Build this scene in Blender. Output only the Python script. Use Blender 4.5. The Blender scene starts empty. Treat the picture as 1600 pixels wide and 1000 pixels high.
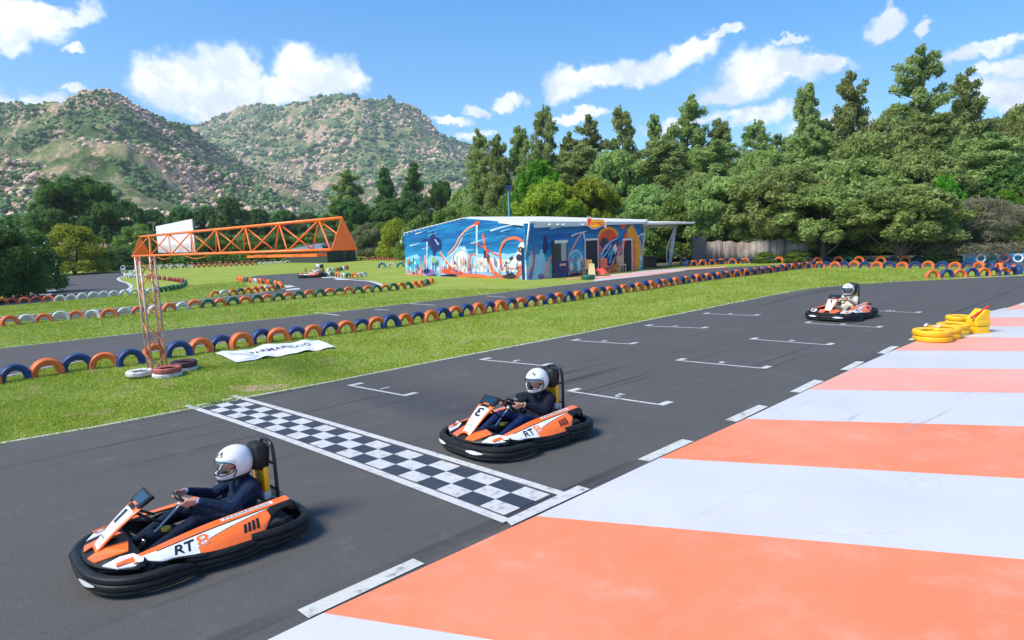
import bpy, bmesh, math, random
import numpy as np
from mathutils import Vector, Matrix
from mathutils.geometry import tessellate_polygon

S = bpy.context.scene
COL = S.collection
R_ = math.radians
rng = np.random.default_rng(7)
random.seed(7)

# ------------------------------------------------------------------ camera
CH, CF, HZ, ROLL = 2.95, 1050.0, 360.0, -0.035
PITCH = math.atan((500 - HZ) / CF)
_F = Vector((0, math.cos(PITCH), -math.sin(PITCH)))
_R = Vector((1, 0, 0)); _U = Vector((0, math.sin(PITCH), math.cos(PITCH)))
RV = _R * math.cos(ROLL) + _U * math.sin(ROLL)
UV = -_R * math.sin(ROLL) + _U * math.cos(ROLL)
cd = bpy.data.cameras.new('camera'); cam = bpy.data.objects.new('camera', cd); COL.objects.link(cam)
cd.sensor_width = 36.0; cd.lens = 36.0 * CF / 1600.0; cd.clip_start = 0.1; cd.clip_end = 9000
M4 = Matrix((RV, UV, -_F)).transposed().to_4x4(); M4.translation = Vector((0, 0, CH))
cam.matrix_world = M4
S.camera = cam

# ------------------------------------------------------------------ light
SUNV = Vector((-0.80, -0.42, 0)).normalized()
SUN_EL = R_(50)
SD = Vector((SUNV.x * math.cos(SUN_EL), SUNV.y * math.cos(SUN_EL), math.sin(SUN_EL)))
sl = bpy.data.lights.new('sun', 'SUN'); so = bpy.data.objects.new('sun', sl); COL.objects.link(so)
sl.energy = 4.1; sl.angle = R_(22); sl.color = (1.0, 0.93, 0.79)
so.rotation_euler = (-SD).to_track_quat('-Z', 'Y').to_euler()
so.location = (-20, -20, 40)
S.view_settings.view_transform = 'Standard'; S.view_settings.look = 'None'
S.view_settings.exposure = 0.55; S.view_settings.gamma = 1.0
S.cycles.max_bounces = 6; S.cycles.transparent_max_bounces = 8
S.cycles.diffuse_bounces = 3

def ray(x, y):
    d = _F + RV * ((x - 800) / CF) - UV * ((y - 500) / CF)
    return d
def G(x, y, z=0.0):
    d = ray(x, y); t = (z - CH) / d.z
    return Vector((d.x * t, d.y * t, z))
def HY(x): return HZ - 0.035 * (x - 800)
def AT(x, y, dep):          # world point seen at pixel x,y at forward distance dep
    d = ray(x, y); t = dep / d.y
    return Vector((d.x * t, dep, CH + d.z * t))
def azel(x, y):
    d = ray(x, y).normalized()
    return math.atan2(d.x, d.y), math.asin(d.z)

# ------------------------------------------------------------------ node helpers
class NT:
    def __init__(s, tree): s.t = tree; s.n = tree.nodes; s.l = tree.links
    def new(s, typ, **kw):
        n = s.n.new(typ)
        for k, v in kw.items(): setattr(n, k, v)
        return n
    def link(s, a, b): s.l.new(a, b)
    def val(s, sock, v):
        if hasattr(v, 'default_value') or isinstance(v, bpy.types.NodeSocket): s.l.new(v, sock)
        else: sock.default_value = v
    def math(s, op, a, b=0.0, c=None, clamp=False):
        n = s.n.new('ShaderNodeMath'); n.operation = op; n.use_clamp = clamp
        s.val(n.inputs[0], a); s.val(n.inputs[1], b)
        if c is not None: s.val(n.inputs[2], c)
        return n.outputs[0]
    def mapr(s, v, a, b, c=0.0, d=1.0, smooth=True):
        n = s.n.new('ShaderNodeMapRange'); n.clamp = True
        if smooth: n.interpolation_type = 'SMOOTHSTEP'
        s.val(n.inputs[0], v)
        for i, q in enumerate((a, b, c, d)): s.val(n.inputs[i + 1], q)
        return n.outputs[0]
    def mix(s, f, a, b, blend='MIX'):
        n = s.n.new('ShaderNodeMix'); n.data_type = 'RGBA'; n.blend_type = blend
        s.val(n.inputs[0], f); s.val(n.inputs[6], a); s.val(n.inputs[7], b)
        return n.outputs[2]
    def noise(s, vec, scale, detail=4, rough=0.55, dist=0.0, out=0):
        n = s.n.new('ShaderNodeTexNoise'); n.inputs['Scale'].default_value = scale
        n.inputs['Detail'].default_value = detail; n.inputs['Roughness'].default_value = rough
        n.inputs['Distortion'].default_value = dist
        if vec is not None: s.l.new(vec, n.inputs['Vector'])
        return n.outputs[out]
def c4(c): return (c[0], c[1], c[2], 1.0)

def base_mat(name):
    m = bpy.data.materials.new(name); m.use_nodes = True
    nt = NT(m.node_tree); b = nt.n['Principled BSDF']
    return m, nt, b
def mat(name, col, rough=0.6, metal=0.0, var=0.12, vscale=6.0, bump=0.0, bscale=60.0, spec=None, coat=0.0, dirt=0.0, dirtcol=(0.12, 0.1, 0.08)):
    m, nt, b = base_mat(name)
    co = nt.new('ShaderNodeTexCoord').outputs['Object']
    n = nt.noise(co, vscale, 5, 0.6)
    lo = tuple(max(0, c * (1 - var)) for c in col); hi = tuple(min(1, c * (1 + var)) for c in col)
    cc = nt.mix(nt.mapr(n, 0.3, 0.7), c4(lo), c4(hi))
    if dirt > 0:
        n2 = nt.noise(co, vscale * 2.3, 8, 0.7)
        cc = nt.mix(nt.math('MULTIPLY', nt.mapr(n2, 0.48, 0.72), dirt), cc, c4(dirtcol))
    nt.link(cc, b.inputs['Base Color'])
    b.inputs['Roughness'].default_value = rough; b.inputs['Metallic'].default_value = metal
    if spec is not None: b.inputs['Specular IOR Level'].default_value = spec
    if coat: b.inputs['Coat Weight'].default_value = coat; b.inputs['Coat Roughness'].default_value = 0.16
    if bump > 0:
        bn = nt.new('ShaderNodeBump'); bn.inputs['Strength'].default_value = bump; bn.inputs['Distance'].default_value = 0.01
        nt.link(nt.noise(co, bscale, 4, 0.6), bn.inputs['Height']); nt.link(bn.outputs[0], b.inputs['Normal'])
    return m

# ------------------------------------------------------------------ world: sky with clouds
W = bpy.data.worlds.new('World'); S.world = W; W.use_nodes = True
nt = NT(W.node_tree); bg = nt.n['Background']; bg.inputs['Strength'].default_value = 0.16
sky = nt.new('ShaderNodeTexSky'); sky.sky_type = 'NISHITA'; sky.sun_disc = False
sky.sun_elevation = SUN_EL; sky.sun_rotation = math.atan2(SD.x, SD.y)
sky.air_density = 1.0; sky.dust_density = 0.25; sky.ozone_density = 3.0; sky.altitude = 50
tc = nt.new('ShaderNodeTexCoord'); gv = tc.outputs['Generated']
sx = nt.new('ShaderNodeSeparateXYZ'); nt.link(gv, sx.inputs[0])
az = nt.math('ARCTAN2', sx.outputs[0], sx.outputs[1]); el = nt.math('ARCSINE', sx.outputs[2])
cx = nt.new('ShaderNodeCombineXYZ'); nt.link(az, cx.inputs[0]); nt.link(el, cx.inputs[1])
P = cx.outputs[0]
w1 = nt.noise(P, 9.0, 6, 0.6, out=1)
off = nt.new('ShaderNodeVectorMath', operation='SUBTRACT'); nt.link(w1, off.inputs[0]); off.inputs[1].default_value = (0.5, 0.5, 0.5)
sc_ = nt.new('ShaderNodeVectorMath', operation='SCALE'); nt.link(off.outputs[0], sc_.inputs[0]); sc_.inputs['Scale'].default_value = 0.085
ad = nt.new('ShaderNodeVectorMath', operation='ADD'); nt.link(P, ad.inputs[0]); nt.link(sc_.outputs[0], ad.inputs[1])
w2 = nt.noise(P, 38.0, 6, 0.65, out=1); of2 = nt.new('ShaderNodeVectorMath', operation='SUBTRACT'); nt.link(w2, of2.inputs[0]); of2.inputs[1].default_value = (0.5, 0.5, 0.5)
sc2 = nt.new('ShaderNodeVectorMath', operation='SCALE'); nt.link(of2.outputs[0], sc2.inputs[0]); sc2.inputs['Scale'].default_value = 0.028
ad2 = nt.new('ShaderNodeVectorMath', operation='ADD'); nt.link(ad.outputs[0], ad2.inputs[0]); nt.link(sc2.outputs[0], ad2.inputs[1])
PW = ad2.outputs[0]
blobs = [(270,120,62,34),(335,100,52,36),(370,95,38,30),(300,150,85,38),(240,142,42,30),(400,140,60,34),(470,90,38,34),(495,115,52,34),(530,130,44,26),(450,145,60,30),(350,170,60,26),
 (880,128,38,24),(925,115,44,20),(985,108,50,20),(1050,92,52,22),(1085,76,34,15),(1130,62,36,7),(797,160,26,12),
 (1170,125,66,36),(1225,105,66,28),(1285,97,56,14),(1130,152,36,16),(1180,185,70,16),(1060,195,60,10),(900,182,50,8),
 (1528,78,58,15),(1568,62,40,10),(1572,106,52,14),(1575,142,56,24),(1376,24,26,20),(1442,32,14,8),(1235,66,30,6),
 (20,20,70,34),(95,8,60,16),(12,64,34,22),(106,60,18,9),(75,143,42,14),(130,128,20,8),(6,150,22,20),(745,176,22,9),(700,192,40,7),(745,215,30,8),(1300,200,60,14),(1700,60,80,40),(-120,60,80,50)]
field = None
for (bx, by, rx, ry) in blobs:
    a, e = azel(bx, by); a2, _ = azel(bx + 10, by); _, e2 = azel(bx, by - 10)
    ra = abs(a2 - a) / 10 * rx * 1.12; re = abs(e2 - e) / 10 * ry * 1.15
    s1 = nt.new('ShaderNodeVectorMath', operation='SUBTRACT'); nt.link(PW, s1.inputs[0]); s1.inputs[1].default_value = (a, e, 0)
    s2 = nt.new('ShaderNodeVectorMath', operation='MULTIPLY'); nt.link(s1.outputs[0], s2.inputs[0]); s2.inputs[1].default_value = (1 / ra, 1 / re, 0)
    s3 = nt.new('ShaderNodeVectorMath', operation='LENGTH'); nt.link(s2.outputs[0], s3.inputs[0])
    f = nt.mapr(s3.outputs['Value'], 0.30, 1.45, 1.0, 0.0)
    field = f if field is None else nt.math('MAXIMUM', nt.math('MAXIMUM', field, f), nt.math('SUBTRACT', nt.math('ADD', field, f), 0.45))
n2 = nt.math('ADD', nt.math('MULTIPLY', nt.noise(P, 13.0, 8, 0.62), .55), nt.math('MULTIPLY', nt.noise(P, 40.0, 7, 0.65), .45))
n3 = nt.noise(P, 6.0, 5, 0.55)
a1 = nt.math('ADD', field, nt.math('MULTIPLY', nt.math('SUBTRACT', n2, 0.5), 1.5))
front = nt.mapr(a1, 0.15, 0.95)
behind = nt.math('MULTIPLY', nt.mapr(n3, 0.55, 0.72), nt.mapr(sx.outputs[1], 0.2, -0.2))
alpha = nt.math('MAXIMUM', nt.math('MULTIPLY', front, 0.97), nt.math('MULTIPLY', behind, 0.8))
shade = nt.mapr(nt.math('ADD', nt.math('MULTIPLY', nt.noise(PW, 14.0, 6, 0.6), 1.0), nt.math('MULTIPLY', field, 0.0)), 0.40, 0.62)
ccol = nt.mix(shade, (4.7, 5.1, 5.7, 1), (7.3, 7.35, 7.4, 1))
hs = nt.new('ShaderNodeHueSaturation'); hs.inputs['Saturation'].default_value = 1.38; hs.inputs['Value'].default_value = 1.0
nt.link(sky.outputs[0], hs.inputs['Color'])
hs2 = nt.mix(1.0, hs.outputs[0], nt.mix(nt.mapr(el, 0.0, 0.35), (0.92, 0.97, 1.0, 1), (0.52, 0.90, 0.98, 1)), 'MULTIPLY')
up = nt.mapr(el, -0.02, 0.03)
skyc = nt.mix(nt.math('MULTIPLY', alpha, up), hs2, ccol)
nt.link(skyc, bg.inputs['Color'])

# ------------------------------------------------------------------ object helpers
def tag(o, label=None, cat=None, group=None, kind=None):
    if label: o['label'] = label
    if cat: o['category'] = cat
    if group: o['group'] = group
    if kind: o['kind'] = kind
    return o
def link(o, parent=None):
    COL.objects.link(o)
    if parent is not None: o.parent = parent
    return o
def empty(name, loc=(0, 0, 0), rz=0.0):
    o = bpy.data.objects.new(name, None); COL.objects.link(o); o.location = loc; o.rotation_euler = (0, 0, rz)
    o.empty_display_size = 0.2
    return o
def mesh_np(name, V, F, mats=None, midx=None, smooth=False):
    """V (n,3) array, F (m,k) array with one face size"""
    V = np.asarray(V, dtype=np.float32); F = np.asarray(F, dtype=np.int32); k = F.shape[1]
    me = bpy.data.meshes.new(name)
    me.vertices.add(len(V)); me.vertices.foreach_set('co', V.ravel())
    me.loops.add(F.size); me.loops.foreach_set('vertex_index', F.ravel())
    me.polygons.add(len(F)); me.polygons.foreach_set('loop_start', np.arange(0, F.size, k, dtype=np.int32))
    me.polygons.foreach_set('loop_total', np.full(len(F), k, dtype=np.int32))
    for m in (mats or []): me.materials.append(m)
    if midx is not None: me.polygons.foreach_set('material_index', np.asarray(midx, dtype=np.int32))
    if smooth: me.polygons.foreach_set('use_smooth', np.ones(len(F), dtype=bool))
    me.update(calc_edges=True); me.validate()
    return me
class MB:
    def __init__(s): s.v = []; s.f = []; s.m = []; s.cur = 0
    def add(s, V, F, M=None):
        o = len(s.v)
        for v in V:
            v = Vector(v); s.v.append(tuple(M @ v if M is not None else v))
        for f in F: s.f.append(tuple(i + o for i in f)); s.m.append(s.cur)
        return s
    def box(s, c, d, M=None, bev=0.0):
        bm = bmesh.new(); bmesh.ops.create_cube(bm, size=1)
        for v in bm.verts: v.co = Vector((v.co.x * d[0], v.co.y * d[1], v.co.z * d[2]))
        if bev > 0: bmesh.ops.bevel(bm, geom=list(bm.edges), offset=bev, segments=2, affect='EDGES', profile=0.6)
        V = [v.co + Vector(c) for v in bm.verts]; bm.verts.index_update()
        F = [[v.index for v in f.verts] for f in bm.faces]; bm.free()
        return s.add(V, F, M)
    def tube(s, pts, r, n=8, M=None, caps=True, closed=False):
        pts = [Vector(p) for p in pts]; N = len(pts)
        rr = r if isinstance(r, (list, tuple)) else [r] * N
        V = []; F = []; prev = None
        for i, p in enumerate(pts):
            if closed: t = (pts[(i + 1) % N] - pts[i - 1])
            else: t = pts[min(i + 1, N - 1)] - pts[max(i - 1, 0)]
            t.normalize()
            if prev is None:
                a = Vector((0, 0, 1)) if abs(t.z) < 0.9 else Vector((1, 0, 0))
                nn = t.cross(a).normalized()
            else:
                nn = (prev - t * prev.dot(t)).normalized()
            prev = nn; bb = t.cross(nn)
            for k in range(n):
                a = 2 * math.pi * k / n
                V.append(p + (nn * math.cos(a) + bb * math.sin(a)) * rr[i])
        for i in range(N if closed else N - 1):
            j = (i + 1) % N
            for k in range(n):
                F.append((i * n + k, i * n + (k + 1) % n, j * n + (k + 1) % n, j * n + k))
        if caps and not closed:
            F.append(tuple(range(n))[::-1]); F.append(tuple((N - 1) * n + k for k in range(n)))
        return s.add(V, F, M)
    def lathe(s, prof, n=24, M=None, a0=0.0, a1=2 * math.pi, closedprof=False):
        """prof = [(r, z)] revolved about Z"""
        full = abs(a1 - a0 - 2 * math.pi) < 1e-6; K = len(prof); cols = n if full else n + 1
        V = []; F = []
        for i in range(cols):
            a = a0 + (a1 - a0) * i / n
            for (r, z) in prof: V.append((r * math.cos(a), r * math.sin(a), z))
        kk = K if closedprof else K - 1
        for i in range(n):
            j = (i + 1) % cols
            for k in range(kk):
                l = (k + 1) % K
                F.append((i * K + k, j * K + k, j * K + l, i * K + l))
        return s.add(V, F, M)
    def sphere(s, c, r, n=16, M=None):
        rr = r if isinstance(r, (tuple, list)) else (r, r, r)
        V = []; F = []
        m = n // 2
        for i in range(m + 1):
            t = math.pi * i / m
            for k in range(n):
                a = 2 * math.pi * k / n
                V.append((c[0] + rr[0] * math.sin(t) * math.cos(a), c[1] + rr[1] * math.sin(t) * math.sin(a), c[2] + rr[2] * math.cos(t)))
        for i in range(m):
            for k in range(n): F.append((i * n + k, (i + 1) * n + k, (i + 1) * n + (k + 1) % n, i * n + (k + 1) % n))
        return s.add(V, F, M)
    def sweep(s, path, prof, ends=True, taper=None):
        """horizontal path [(x,y,z)], closed profile [(outward, up)]; outward = right of travel"""
        path = [Vector(p) for p in path]; N = len(path); K = len(prof); V = []; F = []
        for i, p in enumerate(path):
            t = path[min(i + 1, N - 1)] - path[max(i - 1, 0)]; t.z = 0; t.normalize()
            o = Vector((t.y, -t.x, 0)); q = taper[i] if taper else 1.0
            for (a, b) in prof: V.append(p + o * a * q + Vector((0, 0, b * q)))
        for i in range(N - 1):
            for k in range(K):
                l = (k + 1) % K; F.append((i * K + k, i * K + l, (i + 1) * K + l, (i + 1) * K + k))
        if ends: F.append(tuple(range(K))[::-1]); F.append(tuple((N - 1) * K + k for k in range(K)))
        return s.add(V, F)
    def poly(s, pts, thick=0.0, nrm=None):
        """planar-ish polygon, optionally given thickness along nrm"""
        pts = [Vector(p) for p in pts]; tr = tessellate_polygon([pts]); N = len(pts)
        if thick == 0: return s.add(pts, [tuple(t) for t in tr])
        if nrm is None:
            nrm = Vector((0, 0, 0))
            for i in range(N): nrm += pts[i].cross(pts[(i + 1) % N])
            nrm.normalize()
        b = [p - nrm * thick for p in pts]
        F = [tuple(t) for t in tr] + [tuple(i + N for i in t)[::-1] for t in tr]
        F += [(i, i + N, (i + 1) % N + N, (i + 1) % N) for i in range(N)]
        return s.add(pts + b, F)
    def build(s, name, mats, parent=None, smooth=False, auto=None, loc=None, recalc=True):
        if not isinstance(mats, (list, tuple)): mats = [mats]
        me = bpy.data.meshes.new(name); me.from_pydata(s.v, [], s.f)
        for m in mats: me.materials.append(m)
        if len(mats) > 1: me.polygons.foreach_set('material_index', s.m)
        if recalc:
            bm = bmesh.new(); bm.from_mesh(me); bmesh.ops.recalc_face_normals(bm, faces=bm.faces)
            if auto is not None:
                for e in bm.edges:
                    if len(e.link_faces) == 2 and e.calc_face_angle(0) > R_(auto): e.smooth = False
            bm.to_mesh(me); bm.free()
        if smooth or auto is not None: me.polygons.foreach_set('use_smooth', [True] * len(me.polygons))
        me.update()
        o = bpy.data.objects.new(name, me)
        if loc is not None: o.location = loc
        return link(o, parent)
def kids(o): return [c for c in list(bpy.data.objects) if c.parent == o]
def catmull(pts, n=8, closed=False):
    pts = [Vector(p) for p in pts]; N = len(pts); out = []
    rngi = range(N) if closed else range(N - 1)
    for i in rngi:
        p0 = pts[(i - 1) % N] if (closed or i > 0) else pts[0] * 2 - pts[1]
        p1 = pts[i]; p2 = pts[(i + 1) % N]
        p3 = pts[(i + 2) % N] if (closed or i + 2 < N) else pts[-1] * 2 - pts[-2]
        for k in range(n):
            t = k / n
            out.append(0.5 * ((2 * p1) + (p2 - p0) * t + (2 * p0 - 5 * p1 + 4 * p2 - p3) * t * t + (3 * p1 - p0 - 3 * p2 + p3) * t ** 3))
    if not closed: out.append(pts[-1])
    return out
def ribbon(pts, w0, w1, z):
    """flat ribbon along a ground polyline from lateral offset w0 to w1 (positive = right of travel)"""
    mb = MB(); V = []; pts = [Vector(p) for p in pts]; N = len(pts)
    for i in range(N):
        t = pts[min(i + 1, N - 1)] - pts[max(i - 1, 0)]; t.z = 0; t.normalize(); o = Vector((t.y, -t.x, 0))
        a = pts[i] + o * w0; b = pts[i] + o * w1; V += [(a.x, a.y, z), (b.x, b.y, z)]
    return mb.add(V, [(2 * i, 2 * i + 1, 2 * i + 3, 2 * i + 2) for i in range(N - 1)])
def text_data(txt, size, shear=0.0, bold=0.0):
    cu = bpy.data.curves.new('t', 'FONT'); cu.body = txt; cu.size = size; cu.align_x = 'CENTER'; cu.align_y = 'CENTER'
    cu.shear = shear; cu.offset = bold; cu.resolution_u = 3
    o = bpy.data.objects.new('t', cu); COL.objects.link(o)
    dg = bpy.context.evaluated_depsgraph_get(); me = bpy.data.meshes.new_from_object(o.evaluated_get(dg))
    V = [tuple(v.co) for v in me.vertices]; F = [tuple(p.vertices) for p in me.polygons]
    bpy.data.objects.remove(o); bpy.data.curves.remove(cu); bpy.data.meshes.remove(me)
    return V, F

exec_order = []
# ==================================================================== SETTING
def gm(px, z=0.0): return [G(x, y, z) for (x, y) in px]
Z1, Z2, Z3 = 0.012, 0.017, 0.022

# ---- grass ground
def grass_mat():
    m, nt, b = base_mat('turf')
    co = nt.new('ShaderNodeNewGeometry').outputs['Position']
    a = nt.noise(co, 0.35, 6, 0.62); f = nt.noise(co, 9.0, 5, 0.65); f2 = nt.noise(co, 1.7, 5, 0.6); f3 = nt.noise(co, 45.0, 3, 0.7)
    c = nt.mix(nt.mapr(f, 0.3, 0.7), (0.21, 0.28, 0.025, 1), (0.40, 0.45, 0.06, 1))
    c = nt.mix(nt.math('MULTIPLY', nt.mapr(a, 0.40, 0.62), 0.8), c, (0.36, 0.44, 0.09, 1))
    c = nt.mix(nt.math('MULTIPLY', nt.mapr(f2, 0.54, 0.70), 0.7), c, (0.46, 0.38, 0.18, 1))
    c = nt.mix(nt.math('MULTIPLY', nt.mapr(f3, 0.35, 0.6, 1, 0), 0.45), c, (0.05, 0.10, 0.01, 1))
    nt.link(c, b.inputs['Base Color']); b.inputs['Roughness'].default_value = 0.9; b.inputs['Specular IOR Level'].default_value = 0.16
    bn = nt.new('ShaderNodeBump'); bn.inputs['Strength'].default_value = 0.7; bn.inputs['Distance'].default_value = 0.06
    nt.link(nt.noise(co, 14, 6, 0.7), bn.inputs['Height']); nt.link(bn.outputs[0], b.inputs['Normal'])
    return m
M_turf = grass_mat()
def scrub_mat():
    m, nt, b = base_mat('scrub_ground')
    co = nt.new('ShaderNodeNewGeometry').outputs['Position']
    c = nt.mix(nt.mapr(nt.noise(co, 0.25, 6, 0.65), 0.35, 0.65), (0.045, 0.06, 0.02, 1), (0.13, 0.12, 0.06, 1))
    nt.link(c, b.inputs['Base Color']); b.inputs['Roughness'].default_value = 1.0
    return m
M_scrub = scrub_mat()
mb = MB()
mb.add([(-400, -60, 0), (400, -60, 0), (400, 140, 0), (-400, 140, 0)], [(0, 1, 2, 3)])
tag(mb.build('ground', M_turf), kind='structure')
mb = MB()
mb.add([(-5000, -3000, -0.3), (5000, -3000, -0.3), (5000, 6000, -0.3), (-5000, 6000, -0.3)], [(0, 1, 2, 3)])
tag(mb.build('terrain', M_scrub), kind='structure')
# earth below trees and behind far barriers, tree shade put into its dark colour
def shaded_earth_mat():
    m, nt, b = base_mat('shaded_earth')
    co = nt.new('ShaderNodeNewGeometry').outputs['Position']
    c = nt.mix(nt.mapr(nt.noise(co, 1.5, 7, 0.65), 0.35, 0.65), (0.05, 0.06, 0.02, 1), (0.14, 0.11, 0.07, 1))
    nt.link(c, b.inputs['Base Color']); b.inputs['Roughness'].default_value = 1.0
    return m
M_shaded_earth = shaded_earth_mat()
mb = MB()
mb.poly([(p.x, p.y, 0.008) for p in gm([(1000, 421), (1076, 415), (1160, 411), (1262, 408), (1400, 406), (1700, 400)])] + [(140, 60, 0.008), (140, 135, 0.008), (8, 135, 0.008), (8, 60, 0.008)])
tag(mb.build('shaded_earth', M_shaded_earth), kind='structure')

# ---- asphalt
def asphalt_mat():
    m, nt, b = base_mat('asphalt')
    co = nt.new('ShaderNodeNewGeometry').outputs['Position']
    mp = nt.new('ShaderNodeMapping'); mp.inputs['Rotation'].default_value = (0, 0, R_(-43)); nt.link(co, mp.inputs[0])
    st = nt.new('ShaderNodeMapping'); st.inputs['Scale'].default_value = (0.12, 1.6, 1); nt.link(mp.outputs[0], st.inputs[0])
    fine = nt.noise(co, 95, 3, 0.8); vf = nt.noise(co, 340, 2, 0.8); big = nt.noise(co, 0.5, 5, 0.6); streak = nt.noise(st.outputs[0], 1.0, 5, 0.6)
    c = nt.mix(nt.mapr(fine, 0.32, 0.68), (0.044, 0.041, 0.039, 1), (0.124, 0.116, 0.110, 1))
    c = nt.mix(nt.math('MULTIPLY', nt.mapr(vf, 0.60, 0.75), 0.55), c, (0.26, 0.26, 0.26, 1))
    c = nt.mix(nt.math('MULTIPLY', nt.mapr(big, 0.4, 0.7), 0.35), c, (0.105, 0.104, 0.107, 1))
    c = nt.mix(nt.math('MULTIPLY', nt.mapr(streak, 0.55, 0.75), 0.32), c, (0.040, 0.040, 0.042, 1))
    st2 = nt.new('ShaderNodeMapping'); st2.inputs['Scale'].default_value = (0.05, 5.0, 1); nt.link(mp.outputs[0], st2.inputs[0])
    sk = nt.noise(st2.outputs[0], 1.0, 3, 0.5, 0.6); brk = nt.noise(co, 0.22, 3, 0.5)
    c = nt.mix(nt.math('MULTIPLY', nt.math('MULTIPLY', nt.mapr(sk, 0.60, 0.66), nt.mapr(brk, 0.42, 0.58)), 0.7), c, (0.022, 0.022, 0.023, 1))
    du = nt.noise(co, 2.2, 7, 0.75); c = nt.mix(nt.math('MULTIPLY', nt.mapr(du, 0.54, 0.74), 0.42), c, (0.18, 0.165, 0.145, 1))
    nt.link(c, b.inputs['Base Color']); b.inputs['Roughness'].default_value = 0.85; b.inputs['Specular IOR Level'].default_value = 0.35
    bn = nt.new('ShaderNodeBump'); bn.inputs['Strength'].default_value = 0.5; bn.inputs['Distance'].default_value = 0.004
    nt.link(fine, bn.inputs['Height']); nt.link(bn.outputs[0], b.inputs['Normal'])
    return m
M_asph = asphalt_mat()
L1 = [(-200, 730), (-60, 706), (0, 693), (150, 667), (302, 638), (372, 623.5), (520, 596), (680, 564.5), (895, 523.5), (1108, 481), (1250, 452), (1340, 443.5), (1455, 437.5), (1600, 431), (1800, 423)]
mb = MB()
pts = gm(L1)
back = pts[0] + (pts[0] - pts[1]).normalized() * 30
mb.poly([(p.x, p.y, Z1) for p in [back] + pts] + [(70, 40, Z1), (70, -30, Z1), (-20, -30, Z1)])
tag(mb.build('track', M_asph), kind='structure')
def paint_mat(name, col, wear=0.35, wearcol=(0.09, 0.09, 0.1), rough=0.6, sc=7.0, scuff=0.0):
    m, nt, b = base_mat(name)
    co = nt.new('ShaderNodeNewGeometry').outputs['Position']
    n = nt.noise(co, sc, 8, 0.72); g = nt.noise(co, 0.8, 5, 0.6); fi = nt.noise(co, 120, 3, 0.8)
    c = nt.mix(nt.mapr(g, 0.3, 0.7), c4(tuple(x * 0.93 for x in col)), c4(col))
    c = nt.mix(nt.math('MULTIPLY', nt.mapr(nt.math('ADD', n, nt.math('MULTIPLY', fi, 0.25)), 0.62, 0.86), wear), c, c4(wearcol))
    if scuff > 0:
        mp = nt.new('ShaderNodeMapping'); mp.inputs['Rotation'].default_value = (0, 0, R_(-38)); nt.link(co, mp.inputs[0])
        s1 = nt.new('ShaderNodeMapping'); s1.inputs['Scale'].default_value = (0.25, 7.0, 1); nt.link(mp.outputs[0], s1.inputs[0])
        k1 = nt.math('MULTIPLY', nt.mapr(nt.noise(s1.outputs[0], 1.0, 4, 0.6, 0.8), 0.60, 0.70), nt.mapr(nt.noise(co, 0.5, 4, 0.6), 0.45, 0.65))
        c = nt.mix(nt.math('MULTIPLY', k1, scuff * 1.4), c, (0.30, 0.25, 0.23, 1))
        s2 = nt.noise(co, 14, 6, 0.75); c = nt.mix(nt.math('MULTIPLY', nt.mapr(s2, 0.62, 0.72), scuff * 1.3), c, (0.25, 0.2, 0.18, 1))
        wp_ = nt.new('ShaderNodeVectorMath', operation='ADD'); nt.link(co, wp_.inputs[0]); nt.link(nt.noise(co, 1.3, 5, .6, out=1), wp_.inputs[1])
        vo = nt.new('ShaderNodeTexVoronoi'); vo.feature = 'DISTANCE_TO_EDGE'; vo.inputs['Scale'].default_value = .42; nt.link(wp_.outputs[0], vo.inputs['Vector'])
        ck = nt.math('MULTIPLY', nt.mapr(vo.outputs['Distance'], 0.006, 0.0015), nt.mapr(nt.noise(co, .4, 3, .5), .50, .62)); c = nt.mix(nt.math('MULTIPLY', ck, .25), c, (.28, .18, .15, 1))
        c = nt.mix(nt.math('MULTIPLY', nt.mapr(fi, .62, .75), .18), c, (.35, .27, .24, 1))
        dv = nt.noise(co, 0.35, 6, 0.7); c = nt.mix(nt.math('MULTIPLY', nt.mapr(dv, 0.40, 0.7), scuff * 0.6), c, c4(wearcol))
    nt.link(c, b.inputs['Base Color']); b.inputs['Roughness'].default_value = rough
    bn = nt.new('ShaderNodeBump'); bn.inputs['Strength'].default_value = 0.25; bn.inputs['Distance'].default_value = 0.003
    nt.link(fi, bn.inputs['Height']); nt.link(bn.outputs[0], b.inputs['Normal'])
    return m
M_white = paint_mat('white_paint', (0.60, 0.59, 0.58), 0.8, sc=9.0)
M_dash = paint_mat('worn_white_paint', (0.60, 0.60, 0.56), 0.75)
M_apw = paint_mat('apron_white', (0.62, 0.61, 0.62), 0.13, (0.50, 0.48, 0.47), 0.5, 2.5, 0.30)
M_apo = paint_mat('apron_orange', (0.87, 0.235, 0.100), 0.45, (0.86, 0.42, 0.33), 0.5, 1.1, 0.45)
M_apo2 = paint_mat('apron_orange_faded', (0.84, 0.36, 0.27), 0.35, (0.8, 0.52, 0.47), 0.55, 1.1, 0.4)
M_black = paint_mat('black_paint', (0.035, 0.045, 0.062), 0.30, (0.10, 0.10, 0.11))
mk = ribbon(gm(L1[1:]), 0.0, 0.085, Z2)
tag(mk.build('edge_line', M_white), kind='structure')

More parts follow.
